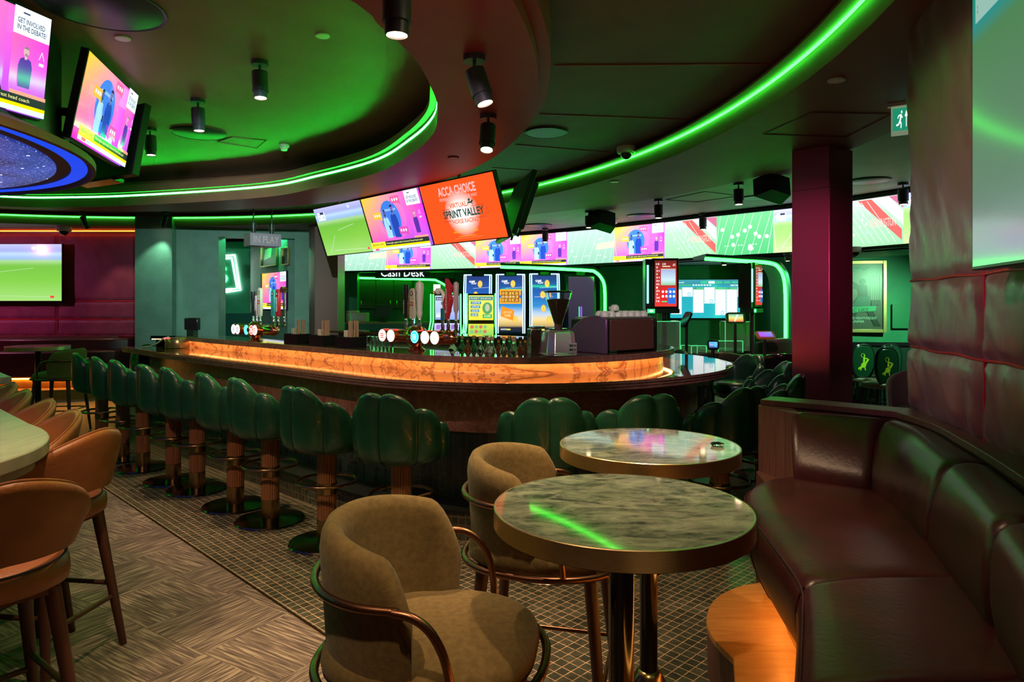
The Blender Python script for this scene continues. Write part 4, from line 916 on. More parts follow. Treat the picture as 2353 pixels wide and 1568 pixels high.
# ---------------------------------------------------------------- screens
def tv(name,label,c,w,h,yaw,tilt,pic,cat='television',grp=None,th=.05,bez=.012,casem=None):
    t=thing(name,label,cat,c,0,grp,rot=(tilt,0,yaw))
    mb=MB(); mb.box((0,th/2,0),(w+2*bez,th,h+2*bez)); mb.box((0,th+.02,-.02),(w*.6,.05,h*.5)); obj('casing',mb,casem or M_blk,t,bev=.004)
    p=pic(w,h); o=p.make(t); o.location=(0,-.0005,0); return t
yaw,tl=-.815,.33
r_=Vector((math.cos(yaw),math.sin(yaw),0))
c0=Vector((-1.354,7.938,2.575))
grp='screens hanging over the bar'
for k,(pc,lb) in enumerate(((soccer,'hanging screen over the bar showing green grass, leftmost of the tilted row of three'),(news,'hanging screen over the bar showing two men on a pink news page'),(promo,'bright orange hanging screen advertising virtual horse racing'))):
    t=tv('television',lb,c0+r_*(-1.218+1.216*k)+Vector((0,0,.0)),1.19,.645,yaw,tl,pc,grp=grp)
    for s in ((-.0,) if k<2 else (.05,)):
        mb=MB(); M_=Euler((tl,0,yaw)).to_matrix(); a=M_.inverted()@Vector((0,0,.30)); 
        mb.cyl((s,.03,.30),Vector((s,.03,.30))+M_.inverted()@Vector((0,0,.42)),.022,n=12); obj('ceiling_pole',mb,M_chrome,t)
# back-to-back screen seen from behind, right of the orange one
tb=thing('television','black back of a hanging screen angled away, right of the orange screen','television',(.06,7.35,2.62),0,grp,rot=(.33,0,R(100)))
mb=MB(); mb.box((0,.03,0),(1.1,.05,.68)); obj('casing',mb,M_blk,tb,bev=.005)
mb=MB(); mb.box((0,-.03,0),(.9,.07,.5)); obj('rear_cover',mb,M_blk,tb,bev=.01)
mb=MB(); mb.box((-.2,-.065,0),(.04,.02,.6)); mb.box((.2,-.065,0),(.04,.02,.6)); obj('bracket',mb,M_blkg,tb)
# central drum with screens and starry disc
dr=thing('ceiling_drum','big black round ceiling fixture with blue glowing ring and starry disc, top left','ceiling fixture',(-4.65,3.60,2.50))
mb=MB(); mb.lathe([(0,.03),(2.06,.03),(2.08,.0),(2.10,.005),(2.10,.05),(2.0,.10),(0,.10)],96); obj('underside',mb,M_clg,dr,ang=30)
mb=MB(); mb.lathe([(1.90,.10),(1.90,.80)],64); obj('core',mb,M_blk,dr)
mb=MB()
n=128; vs=[];fs=[]
for k in range(n):
    a=2*PI*k/n
    for r_q in (1.955,2.05): vs.append((r_q*math.cos(a)-.0,r_q*math.sin(a),.0))
    k2=(k+1)%n; fs.append((2*k,2*k2,2*k2+1,2*k+1))
mb.add([(x,y,.024) for x,y,z in vs],fs); obj('blue_ring',mb,M_ledb,dr,smooth=False,label='glowing blue ring')
mb=MB(); mb.lathe([(0,.015),(1.865,.015),(1.87,.018),(1.87,.03),(0,.03)],96); obj('starry_disc',mb,M_stars,dr,label='blue disc of stars',smooth=False)
grp='screens around the round ceiling fixture'
tv('television','screen on the round ceiling fixture cut by the left edge, GET INVOLVED page',(-2.80,3.43,2.945),.97,.565,1.31,.12,news,grp=grp)
tv('television','screen on the round ceiling fixture, two men in a blue circle',(-2.90,4.88,2.966),.96,.574,1.802,.188,news,grp=grp)
t=thing('television','dark side of a third screen behind the right end of the round ceiling fixture','television',(-3.38,5.72,2.92),0,grp,rot=(.18,0,R(152)))
mb=MB(); mb.box((0,.03,0),(.98,.06,.60)); obj('casing',mb,M_blk,t,bev=.004); mb=MB(); mb.box((0,.02,-.31),(.5,.10,.03)); obj('bracket',mb,M_blkg,t)
mb=MB()
for zz in (.22,.0): pass
for (p,q) in (((-3.1,3.5),(-2.86,3.5)),((-3.25,4.7),(-2.98,4.85)),((-3.7,5.2),(-3.45,5.62))):
    mb=MB(); mb.cyl((p[0]+4.65,p[1]-3.6,.45),(q[0]+4.65,q[1]-3.6,.45),.03,n=8); obj('mounting_arm',mb,M_blk,dr)
# wall screens
tv('television','wall screen on the far left burgundy wall showing a green pitch',(-9.29,12.53,2.195),2.05,1.04,0,0,soccer)
bpy.data.objects[-1] if False else None
tR=tv('television','large pale green screen on the padded wall at the top right edge',(1.375,1.66,2.205),1.40,.95,R(-106.5),0,lambda w,h:Pic(w,h).grad(0,0,1,1,[(0,(.20,.28,.28)),(.25,(.11,.19,.13)),(.8,(.06,.18,.07)),(.83,(.02,.22,.22)),(1,(.0,.22,.12))],14).rect(.02,.86,.3,.99,(.24,.42,.36)).text('SHOTS ON TARGET',.05,.94,.28,.965,(.1,.18,.16)).text('8',.035,.94,.043,.965,(.1,.18,.16)).text('2',.035,.89,.043,.915,(.1,.18,.16)))
# ---------------------------------------------------------------- ceiling spotlights
def spot(label,px,py,z,aim=(0,0,-1),dia=.108,L=.19,power=22,size=62,grp='black ceiling spotlights',neck=.045,loc=None,blend=.6,col=(1,.66,.38)):
    p=loc if loc else at_c((px,py),z); t=thing('ceiling_spotlight',label,'spotlight',(p[0],p[1],z),0,grp)
    mb=MB(); mb.lathe([(.0,0),(.058,0),(.058,-.032),(0,-.032)],28); obj('mount',mb,M_lamp,t)
    a=Vector(aim).normalized(); h=Vector((0,0,-.032-neck))
    mb=MB(); mb.cyl((0,0,-.03),h,.009,n=8); obj('stem',mb,M_lamp,t)
    Q=a.to_track_quat('Z','Y').to_matrix(); r=dia/2
    mb=MB(); mb.lathe([(0,0),(r,.002),(r,L*.70),(r*1.03,L*.70),(r*1.03,L*.74),(r*.84,L*.74),(r*.84,L),(r*.76,L),(r*.72,L*.90),(0,L*.90)],28,h,0,Q); obj('head',mb,M_lamp,t)
    mb=MB(); mb.lathe([(0,L*.965),(r*.72,L*.965)],24,h,0,Q); obj('lens',mb,M_lens,t,smooth=False,fixn=False)
    ld=bpy.data.lights.new('bulb','SPOT'); ld.energy=power; ld.spot_size=R(size); ld.spot_blend=blend; ld.color=col; ld.shadow_soft_size=.025
    lo=bpy.data.objects.new('bulb',ld); COL.objects.link(lo); lo.parent=t; lo.location=h+a*(L+.012); lo.rotation_euler=(-a).to_track_quat('Z','Y').to_euler()
    return t
P0=70
spot('spotlight with a starburst glow hanging in the middle of the green ceiling dome',597,140,Z_A,(.05,-.05,-1),power=P0*2)
spot('spotlight over the round flush speaker in the green ceiling dome',455,228,Z_A,(.05,0,-1),power=P0*1.6)
spot('spotlight nearest the hanging screens in the green ceiling dome',345,294,Z_A,(.05,0,-1),power=P0*1.6)
spot('spotlight cut by the top picture edge on the dark red ceiling ring',912,-78,Z_R,(0,.0,-1),power=P0*1.7)
spot('larger tilted spotlight on the dark red ceiling ring',1090,128,Z_R,(.32,-.1,-1),power=P0*1.6)
spot('lower glowing spotlight on the dark red ceiling ring',1122,264,Z_R,(-.05,-.35,-1),power=P0*1.4)
spot('tilted spotlight above the far left burgundy wall',190,487,Z_C,(.15,.5,-1),power=P0*.5,dia=.1,L=.22)
spot('spotlight tilted left, lighting the green plaster column',380,486,Z_C,(-.35,.25,-1),power=P0*.8,dia=.09,L=.2,col=(.5,1,.6))
for i,(x,y,lb) in enumerate(((1697,420,'spotlight right of the white dome camera, beside the right black wedge speaker'),(1513,458,'spotlight with a starburst in the middle of the grey ceiling'),(1353,485,'spotlight in front of the left black wedge speaker'),(1253,525,'farthest left spotlight over the video ribbon'),(1430,515,'spotlight just over the video ribbon, below the left wedge speaker'),(1615,490,'spotlight over the video ribbon near its football picture'),(2075,420,'spotlight half hidden by the padded wall at right'))):
    spot(lb,x,y,Z_E,(0,-.05,-1),dia=.115,L=.18,power=P0*1.0)
spot('small spotlight under the video ribbon beside the burgundy column',1810,582,2.32,(0,0,-1),dia=.09,L=.07,neck=.01,power=60,col=(.75,1,.7))
spot('small spotlight under the video ribbon over the roulette towers',1664,598,2.32,(0,-.1,-1),dia=.09,L=.05,neck=.0,power=60,col=(.75,1,.7))
spot('small spotlight under the video ribbon over the first tall slot machine',1081,620,2.32,(0,.1,-1),dia=.09,L=.05,neck=.0,power=50)
# added fill spotlights out of frame, raising the brightness and tinting walls
for x,y,pw in ((.32,1.75,.8),(-1.3,2.2,1.4),(.35,2.15,1.3),(-2.2,2.3,1.5),(-.6,.9,1.2),(-.3,-1.2,.5)):
    spot('added fill spotlight out of frame above, '+{(.32,1.75):'over the nearest round table',(-1.3,2.2):'over the carpet edge',(.35,2.15):'over the mosaic floor between the tables',(-2.2,2.3):'over the tan chairs',(-.6,.9):'over the camera',(-.3,-1.2):'behind the camera'}[(x,y)],0,0,2.9,(.0,.30 if y>2 else .05,-1),power=P0*pw,size=78,loc=(x,y,0),grp='added fill spotlights')
for x,y,tgt,pw,cl,sz in ((.25,2.0,(2.0,2.9,1.7),70,(1,.38,.70),60),(.55,2.3,(2.5,5.9,1.75),420,(1,.10,.38),24),(.7,2.3,(1.15,5.3,1.35),190,(1,.72,.80),40),(-.05,2.25,(-1.0,5.9,1.25),230,(1,.74,.66),46),(-.85,2.3,(-4.9,12.2,1.7),2300,(.62,1,.86),26),(-1.4,2.1,(-.2,4.4,.7),150,(1,.60,.42),60),(-2.0,2.1,(-2.6,6.2,.5),170,(1,.6,.40),60)):  # added washes, some tinted, each aimed at one dim surface
    d_=Vector(tgt)-Vector((x,y,2.65)); spot('added fill spotlight out of frame, aimed at '+{.25:'the padded wall',.55:'the burgundy column',.7:'the espresso machine',-.05:'the middle beer taps',-.85:'the green plaster wall',-1.4:'the front of the bar',-2.0:'the row of bar stools'}[x],0,0,2.9,d_,power=pw,size=sz,loc=(x,y,0),grp='added fill spotlights',col=cl,blend=1)
for x_ in (-9.9,-11.6): spot('added magenta fill spotlight out of frame by the burgundy wall, '+('nearer the screen' if x_>-10 else 'farther left'),0,0,Z_D,(.30,1,-1.0),power=130,size=130,loc=(x_,10.6 if x_>-10 else 11.0,0),grp='added fill spotlights',col=(1,.22,.55),blend=1)  # added pair of magenta washes for the far left wall
spot('added green fill spotlight hidden behind the padded wall',0,0,2.32,(-.3,.75,-.8),power=300,size=130,loc=(5.75,8.75,0),grp='added fill spotlights',col=(.35,1,.5),blend=1)  # added green light for the dark area right of the column
# ---------------------------------------------------------------- ceiling fittings
def disc(name,label,cat,px,py,z,r,m,th=.012,grp=None):
    p=at_c((px,py),z); mb=MB(); mb.lathe([(0,-th),(r*.93,-th),(r*.955,-th*.6),(r,-th),(r,0),(0,0)],48); o=tag(obj(name,mb,m),label,cat,grp); o.location=(p.x,p.y,z-.001); return o
for (x,y,z,r,lb) in ((232,14,Z_A,.34,'large round flush ceiling speaker at the top left edge'),(457,305,Z_A,.26,'round flush ceiling speaker below the spotlight in the green dome'),(1255,303,Z_C,.20,'round flush ceiling speaker right of the red ceiling ring'),(1740,454,Z_E,.22,'round flush ceiling speaker beside the right wedge speaker'),(1475,495,Z_E,.24,'round flush ceiling speaker left of the middle spotlight'),(1215,477,Z_E,.22,'round flush ceiling speaker just right of the hanging screen back'),(1237,517,Z_E,.24,'round flush ceiling speaker low over the left video ribbon'),(1995,415,Z_E,.24,'round flush ceiling speaker between the burgundy column and padded wall')):
    disc('ceiling_speaker',lb,'ceiling speaker',x,y,z,r,M_lamp,grp='round ceiling speakers')
for (x,y,z,r,lb) in ((282,87,Z_A,.048,'small white ceiling disc above the left screens'),(741,81,Z_A,.045,'small white ceiling disc in the green dome'),(1922,183,Z_D,.052,'small white ceiling disc on the red ceiling by the exit sign'),(1042,362,Z_R,.05,'small round sprinkler cover on the red ring over the hanging screens'),(1412,417,Z_D,.05,'small white ceiling disc below the big dome camera'),(597,471,Z_D,.05,'small white ceiling disc left of the hanging screens')):
    disc('ceiling_sensor',lb,'sensor',x,y,z,r,M_white if r!=.05 or x!=1042 else M_ring,.008,'small round ceiling discs')
def dome(px,py,z,r,label):
    p=at_c((px,py),z); t=thing('dome_camera',label,'security camera',(p.x,p.y,z),0,'white dome cameras')
    mb=MB(); mb.lathe([(0,0),(r,0),(r,-r*.55),(r*.9,-r*.68),(r*.6,-r*.70),(0,-r*.7)],32); obj('housing',mb,M_white,t)
    mb=MB(); mb.lathe([(r*.62,-r*.70)]+[(r*.62*math.cos(a),-r*.70-r*.62*math.sin(a)) for a in (R(20),R(40),R(60),R(78))]+[(0,-r*1.33)],28); obj('dome',mb,mat('smoked_dome',(.01,.015,.012),.04,spec=1),t,ang=80)
dome(1439,338,Z_C,.095,'large white dome camera beside the green light strip'); dome(1693,487,Z_E,.10,'white dome camera over the video ribbon on the right'); dome(1405,505,Z_E,.10,'white dome camera under the left wedge speaker')
dome(147,521,Z_D,.12,'white dome camera over the far left wall screen'); dome(1368,498,Z_E,.075,'dome camera half hidden behind the left wedge speaker'); dome(1962,568,2.35,.10,'white dome camera above the framed boxer picture')
p=at_c((653,333),Z_A); t=thing('smoke_detector','white smoke detector in the green ceiling dome','smoke detector',(p.x,p.y,Z_A))
mb=MB(); mb.lathe([(0,0),(.055,0),(.055,-.02),(.045,-.03),(.036,-.03),(.036,-.055),(.03,-.062),(0,-.062)],28); obj('body',mb,M_white,t)
for (x,y,sc_,rz,lb) in ((1775,405,1,R(20),'black wedge speaker hanging beside the burgundy column'),(1385,485,1.1,R(25),'black wedge speaker hanging left of the middle of the ceiling')):
    p=at_c((x,y),Z_E); t=thing('wedge_speaker',lb,'speaker',(p.x,p.y,Z_E-.13*sc_),0,'black wedge speakers',rot=(R(-18),R(12),rz))
    mb=MB(); mb.prism([(-.19*sc_,.09),(-.13*sc_,-.13),(.13*sc_,-.13),(.19*sc_,.09)],-.12*sc_,.10*sc_); obj('cabinet',mb,M_blk,t,bev=.006)
    mb=MB(); mb.box((0,0,.11*sc_),(.10,.04,.06)); obj('bracket',mb,M_blk,t)
# exit sign
p=at_c((2052,236),Z_D); t=thing('exit_sign','green running man exit sign hanging by the padded wall','exit sign',(p.x+.055,p.y+.0,Z_D),R(-32))
M_=t
mb=MB(); mb.box((.10,0,-.012),(.36,.05,.024)); obj('mount',mb,M_white,t)
mb=MB(); mb.box((.10,0,-.125),(.32,.008,.20)); obj('panel',mb,mat('exit_edge',(.7,.75,.65),.2,emit=(.6,.8,.5),es=.25),t)
pc=Pic(.30,.155); pc.rect(0,0,1,1,(.01,.22,.12)); wt=(.75,.9,.8); _P=pc.poly; pc.poly=lambda pts,c,mi=1:_P([(.03+u*.42,v) for u,v in pts],c,mi)
pc.ell(.36,.82,.035,.07,wt,14); pc.line(.34,.72,.28,.42,.020,wt); pc.line(.28,.42,.34,.28,.016,wt); pc.line(.34,.28,.32,.10,.014,wt); pc.line(.28,.42,.20,.26,.016,wt); pc.line(.20,.26,.10,.24,.013,wt); pc.line(.33,.66,.40,.56,.012,wt); pc.line(.33,.68,.22,.66,.012,wt); pc.line(.22,.66,.17,.54,.011,wt)
pc.rect(.56,.15,.60,.65,wt); pc.poly([(.50,.60),(.66,.60),(.58,.88)],wt)
o=pc.make(t,loc=(.10,-.005,-.115),name='pictogram')
# ---------------------------------------------------------------- IN PLAY sign, neon, pictures in the recess
L=.44; th_=R(38); cx_,cy_=-3.68,9.6
t=thing('hanging_sign','small hanging box sign reading IN PLAY, over the bar at left','sign',(cx_+L/2*math.cos(th_),cy_+L/2*math.sin(th_),2.53),th_)
mb=MB(); mb.box((0,.15,0),(L,.30,.18)); obj('box',mb,mat('mauve_sign_box',(.26,.19,.26),.4),t,bev=.004)
pc=Pic(L,.18); pc.text('IN PLAY',.10,.22,.92,.80,(.22,.22,.22),.02); pc.make(t,name='lettering',loc=(0,-.002,0))
for x in (-.13,.13): mb=MB(); mb.lathe([(.03,.09),(.03,.16),(.045,.16),(.045,.24),(.012,.24),(.012,.46)],12,(x,.15,0)); obj('bracket',mb,M_blk,t)
tag(obj('light_strip',MB().tube([(-5.0,13.15,2.93),(-4.45,13.1,2.93)],.02,8),emis('recess_fill_led',(.06,1,.32),170)),'added green light strip hidden over the doorway recess','light strip')  # added unseen strip that brightens the green return wall
t=thing('neon_sign','white neon square frame with a green neon letter, through the doorway','neon sign',(0,14.975,0))
def npt(x,y): v=wp(x,14.9,y); return (v.x,0,v.z)
for off in (0,7):
    q=[(440,592+off*.6),(536-off,586+off),(549-off,667-off*.6),(516,671-off*.8)]
    mb=MB(); mb.tube([npt(*v) for v in q],.022,8); obj('tube',mb,M_neonw,t)
mb=MB(); mb.tube([npt(*v) for v in ((506,676),(506,668),(510,664))],.022,8); obj('tube',mb,M_neonw,t)
S_=[(514,621),(514,616),(509,614),(503,616),(500,622),(503,628),(511,631),(517,637),(516,645),(509,649),(501,647),(499,641)]
mb=MB(); mb.tube([tuple(v) for v in catmull([npt(*v) for v in S_],5)],.022,8); obj('letter',mb,M_neong,t,label='green neon letter')
mb=MB(); mb.tube([npt(*v) for v in ((470,616),(470,650),(486,650))],.022,8); obj('letter',mb,M_neong,t,label='green neon letter')
# frames and lit screen on the lit green return wall
def framed(name,label,quadpx,Y0,Y1,pic,cat,fw=.03,fm=None,grp=None,emit=False,th=.04):
    a=wp(quadpx[0],Y0,quadpx[1]); b=wp(quadpx[2],Y1,quadpx[3]); z0=EYE-(quadpx[5]-HY)*Y0/F; z1=a.z
    d=Vector((b.x-a.x,b.y-a.y,0)); w=d.length; h=z1-z0; t=thing(name,label,cat,((a.x+b.x)/2,(a.y+b.y)/2,(z0+z1)/2),math.atan2(d.y,d.x),grp)
    mb=MB()
    for s in (-1,1): mb.box((s*(w/2-fw/2),0,0),(fw,th,h)); mb.box((0,0,s*(h/2-fw/2)),(w-2*fw,th,fw))
    obj('frame',mb,fm or M_gold,t,bev=.004); mb=MB(); mb.box((0,th*.3,0),(w-.01,.006,h-.01)); obj('backing',mb,M_blk,t)
    o=pic(w-2*fw,h-2*fw).make(t,name='picture' if not emit else 'screen',prt=not emit); o.location=(0,th*.15,0); return t
def note(w,h): p=Pic(w,h); p.rect(0,0,1,1,(.02,.10,.06)); p.poly([(.15,.28),(.62,.40),(.70,.92),(.22,.84)],(.45,.65,.42)); return p
framed('picture_frame','gilt frame with a tilted note behind glass, under the IN PLAY sign',(600,566,636,566,0,615),13.94,13.25,note,'picture')
framed('picture_frame','second small gilt frame, beside the doorway edge in the recess',(647,570,664,571,0,611),13.05,12.76,lambda w,h:Pic(w,h).rect(0,0,1,1,(.01,.02,.015)),'picture')
framed('television','bright portrait screen on the lit green recess wall',(601,628,660,624,0,712),13.92,12.83,news,'television',.015,M_blk,emit=True)
prismwall('trim_8',[(-7.0,14.6),(-4.9,14.6),(-4.9,15.0),(-7.0,15.0)],.0,1.42,mat('dark_teal_bench',(.005,.05,.045),.4))
# Cash Desk niche
def led_path(px,Y,r,label,m=M_ledg,yy=None):
    P=[]
    for i,(x,y) in enumerate(px):
        Yi=Y if yy is None else yy[i]; P.append(wp(x,Yi,y))
    C_=catmull(P,5); mb=MB(); vs=[]; fs=[]
    for i_,p_ in enumerate(C_):
        a_=C_[max(0,i_-1)];b_=C_[min(len(C_)-1,i_+1)]; t_=Vector((b_.x-a_.x,0,b_.z-a_.z)).normalized(); n_=Vector((-t_.z,0,t_.x))
        for o_,y_ in ((r*1.2,-.03),(r*1.2,.65),(r*1.2+.04,.65),(r*1.2+.04,-.03)): q_=p_+n_*o_; vs.append((q_.x,q_.y+y_,q_.z))
        if i_:
            for k_ in range(4): k2=(k_+1)%4; fs.append((i_*4-4+k_,i_*4+k_,i_*4+k2,i_*4-4+k2))
    fs+=[(0,1,2,3),tuple(4*len(C_)-4+k_ for k_ in (3,2,1,0))]; mb.add(vs,fs); SB('trim_9',mb,M_gwall2)
    mb=MB(); mb.tube([tuple(v) for v in C_],r,8); return tag(obj('light_strip',mb,m),label,'light strip')
led_path([(770,638),(860,640),(985,643),(1005,646),(1025,658),(1038,675),(1044,700),(1046,770)],15.3,.022,'green light strip arching over the cash desk',m=M_ledg)
led_path([(1150,614),(1250,617),(1350,622),(1368,626),(1382,640),(1389,662),(1390,720),(1390,770)],12.3,.026,'green light strip arching over the row of tall slot machines')
led_path([(1620,595),(1700,600),(1768,605),(1790,617),(1802,645),(1805,700),(1805,780)],9.6,.024,'green light strip arching beside the burgundy column')
prismwall('wall_back',[(-4.1,15.4),(-1.3,15.4),(-1.25,15.6),(-4.1,15.6)],2.2,2.36,M_gwall2)
prismwall('wall_back',[(-1.28,15.35),(1.3,15.35),(1.3,15.6),(-1.28,15.6)],0,2.36,mat('teal_wall',(.005,.07,.10),.5))
t=thing('cash_desk_sign','white lit sign reading Cash Desk under the video ribbon','sign',wp(925,15.08,626))
pc=Pic(1.0,.20,.002); pc.text('Cash Desk',.02,.02,.98,.98,(1,1,1),.0); o=pc.make(t,True,name='lettering')
mb=MB(); mb.box((0,.03,.0),(1.22,.03,.26)); obj('board',mb,mat('sign_board',(.01,.05,.05),.4),t)
# cupboards and worktop
t=thing('wall_cupboards','dark wall cupboards behind the cash desk','cupboard',wp(868,15.9,None,1.85))
for k in range(4):
    mb=MB(); mb.box((-.62+.41*k,-.18,0),(.40,.02,.66)); d_=obj('door',mb,M_dcab,t,bev=.004); mb=MB(); mb.tube([(-.62+.41*k+(.13 if k%2==0 else -.13),-.20,-.25),(-.62+.41*k+(.13 if k%2==0 else -.13),-.22,-.2),(-.62+.41*k+(.13 if k%2==0 else -.13),-.20,-.15)],.006,6); obj('handle',mb,M_brass,d_)
mb=MB(); mb.box((0,0,0),(1.66,.34,.68)); obj('body',mb,M_dcab,t)
t=thing('cash_desk','teal fronted cash desk worktop at the back','counter',(-2.62,14.9,0))
mb=MB(); mb.box((0,0,1.21),(2.5,.6,.04)); obj('worktop',mb,mat('desk_top',(.25,.22,.12),.4),t)
mb=MB(); mb.box((0,0,.6),(2.46,.54,1.18)); obj('front',mb,M_teal,t)
v=wp(822,14.8,0); t=thing('printer','beige and grey office printer on the cash desk','printer',(v.x,14.8,1.23)); mb=MB(); mb.box((0,0,.10),(.44,.36,.20)); mb.box((-.1,-.02,.22),(.24,.30,.05)); obj('body',mb,mat('beige_plastic',(.45,.38,.25),.5),t,bev=.02); mb=MB(); mb.box((.06,-.185,.11),(.28,.01,.12)); obj('tray',mb,M_grey,t)
for (x,lb,s) in ((880,'computer monitor back on the cash desk',1),(781,'teal monitor back at the left end of the cash desk',.9)):
    v=wp(x,14.75,0); t=thing('computer_monitor',lb,'monitor',(v.x,14.75,1.23)); mb=MB(); mb.box((0,0,.24),(.34*s,.04,.26)); obj('screen_back',mb,mat('dark_teal_plastic',(.01,.06,.055),.4),t,bev=.006); mb=MB(); mb.box((0,.03,.08),(.05,.03,.16)); mb.lathe([(0,0),(.09,0),(.09,.012),(0,.012)],16); obj('stand',mb,M_blk,t)
v=wp(780,15.9,696); t=tag(obj('notice_board',MB().box((0,0,0),(.12,.03,.42)),mat('red_board',(.55,.03,.03),.5)),'narrow red notice board at the left of the cash desk','notice board'); t.location=(-4.03,15.98,1.65)
v=wp(805,14.6,0); t=thing('spray_bottle','small green bottle on the cash desk','bottle',(v.x,14.62,1.23)); mb=MB(); mb.lathe([(0,0),(.035,0),(.035,.12),(.012,.16),(.012,.2),(0,.2)],14); obj('body',mb,mat('lime_plastic',(.2,.7,.25),.4),t)
v=wp(1004,12.55,668); t=thing('lamp_box','small bright white sign box on top of the blue winter slot machine','sign',(v.x,12.55,1.90)); mb=MB(); mb.box((0,0,0),(.12,.05,.15)); obj('panel',mb,emis('white_box',(1,1,1),3),t); mb=MB(); mb.box((0,.0,-.088),(.26,.06,.025)); obj('bracket',mb,M_blk,t)
# ---------------------------------------------------------------- slot machines
def tall_slot(px,Y,w,kind,label,dark=False):
    v=wp(px,Y,0); t=thing('slot_machine',label,'slot machine',(v.x,Y,0),0,'tall slot machines')
    mb=MB(); mb.box((0,.25,.45),(w*.95,.5,.9)); mb.box((0,.05,.93),(w,.42,.06)); obj('cabinet',mb,M_blkg,t,bev=.01)
    mb=MB(); H=1.12
    def cur(s,tt): z=1.06+H*tt; y=.12*math.sin(tt*PI)*-1+.05*tt; return ((s-.5)*w*1.0,y-.02,z)
    mb.grid(cur,2,16); mb.grid(lambda s,tt:((s-.5)*w,.18,1.06+H*tt),2,2); obj('casing',mb,M_blk,t,fixn=False)
    if not dark:
        p=slotpic(w*.86,H-.06,kind)
        for i,(x,y,z) in enumerate(p.mb.v):
            tt=(z+(H-.06)/2+.03)/H; p.mb.v[i]=(x,y-.12*math.sin(tt*PI)+.05*tt-.035,z)
        p.make(t,loc=(0,0,1.06+H/2))
    else:
        p=Pic(w*.86,H-.1); p.grad(0,0,1,1,[(0,(.01,.01,.02)),(.3,(.03,.02,.05)),(1,(.05,.03,.07))],8); p.line(.42,.1,.42,.45,.02,(.1,.9,.4)); p.line(.5,.15,.5,.45,.03,(.25,.08,.7)); p.ell(.95,.2,.05,.04,(.6,.1,.5)); p.make(t,loc=(0,-.14,1.06+H/2))
    if not dark:
        for s in (-1,1):
            for o_ in (0,.035):
                mb=MB(); mb.tube([(s*(w/2-o_),-.13*math.sin(k/14*PI)+.05*k/14-.035,1.06+H*k/14) for k in range(15)],.009,6); obj('light_edge',mb,M_ledc,t)
        mb=MB(); mb.tube([(-w/2,.01,1.06+H),(-.12,.0,1.06+H)],.009,6); mb.tube([(.12,.0,1.06+H),(w/2,.01,1.06+H)],.009,6); obj('light_edge',mb,M_ledc,t)
    mb=MB(); mb.box((0,.0,1.06+H+.01),(.16,.06,.06)); obj('topper',mb,M_blk,t)
    mb=MB(); mb.box((0,-.16,.985),(w*.9,.26,.02)); obj('button_deck',mb,mat('button_deck',(.02,.03,.06),.2,emit=(.1,.3,.9),es=.6),t)
tall_slot(1098,13.2,.53,2,'tall blue-edged slot machine, leftmost of the tall row'); tall_slot(1173,13.0,.54,1,'tall blue-edged slot machine with an orange symbol grid, middle of the tall row'); tall_slot(1251,12.8,.55,0,'tall blue-edged slot machine with falling gold coins, behind the coffee grinder')
tall_slot(1334,12.9,.56,0,'tall unlit slot machine inside the green arch',True)
def slant_slot(px,Y,w,kind,label):
    v=wp(px,Y,0); t=thing('slot_machine',label,'slot machine',(v.x,Y,0),0,'green edged slot machines')
    mb=MB(); mb.box((0,.25,.45),(w,.5,.9)); mb.box((0,.16,1.5),(w,.12,.6)); mb.prism([(-w/2,-.1),(w/2,-.1),(w/2,.4),(-w/2,.4)],.9,.95); obj('cabinet',mb,M_blkg,t,bev=.008)
    p=slantpic(w*.88,.44,kind); p.make(t,loc=(0,.095,1.55))
    p=Pic(w*.9,.34); 
    if kind: p.grad(0,0,1,1,[(0,(.05,.55,.15)),(1,(.65,.7,.05))],3); [p.ell(.15+.17*k,.8-.3*(r+0),.07,.11,(.2,.5,.2) if (k+r)%2 else (.6,.15,.1),12) for k in range(4) for r in (0,1)]
    else: p.grad(0,0,1,1,[(0,(.35,.3,.5)),(1,(.6,.55,.85))],3); [p.rect(.08+.2*k,.6,.24+.2*k,.9,(.3,.15,.6)) for k in range(4)]; p.text('WILD',.1,.2,.9,.45,(.8,.8,.9))
    o=p.make(t,loc=(0,-.02,1.13),name='lower_screen'); o.rotation_euler=(R(-38),0,0)
    for s in (-1,1):
        mb=MB(); mb.tube([(s*w/2,.09,1.80),(s*w/2,.09,1.30),(s*(w/2+.03),-.16,.96)],.012,6); obj('light_edge',mb,M_ledg,t)
        if s<0: mb=MB(); mb.tube([(s*(w/2+.05),.12,1.80),(s*(w/2+.05),.12,1.30),(s*(w/2+.09),-.12,.96)],.012,6); obj('light_edge',mb,M_ledg,t)
slant_slot(1026,12.4,.50,0,'green-edged slot machine with a blue winter picture, behind the beer taps'); slant_slot(1105,12.0,.50,1,'green-edged slot machine with a yellow picture, behind the beer taps')
t=thing('slot_edge_light','vertical aqua edge light of a slot machine on an added post, between beer tap handles','slot machine light',(wp(951,12.7,0).x,12.7,0)); mb=MB(); mb.box((0,.04,.86),(.07,.05,1.72)); obj('post',mb,M_blk,t); mb=MB(); mb.box((0,.005,1.44),(.03,.015,.37)); obj('light_bar',mb,M_ledt,t)  # edge light of a slot machine; the post is added to carry it
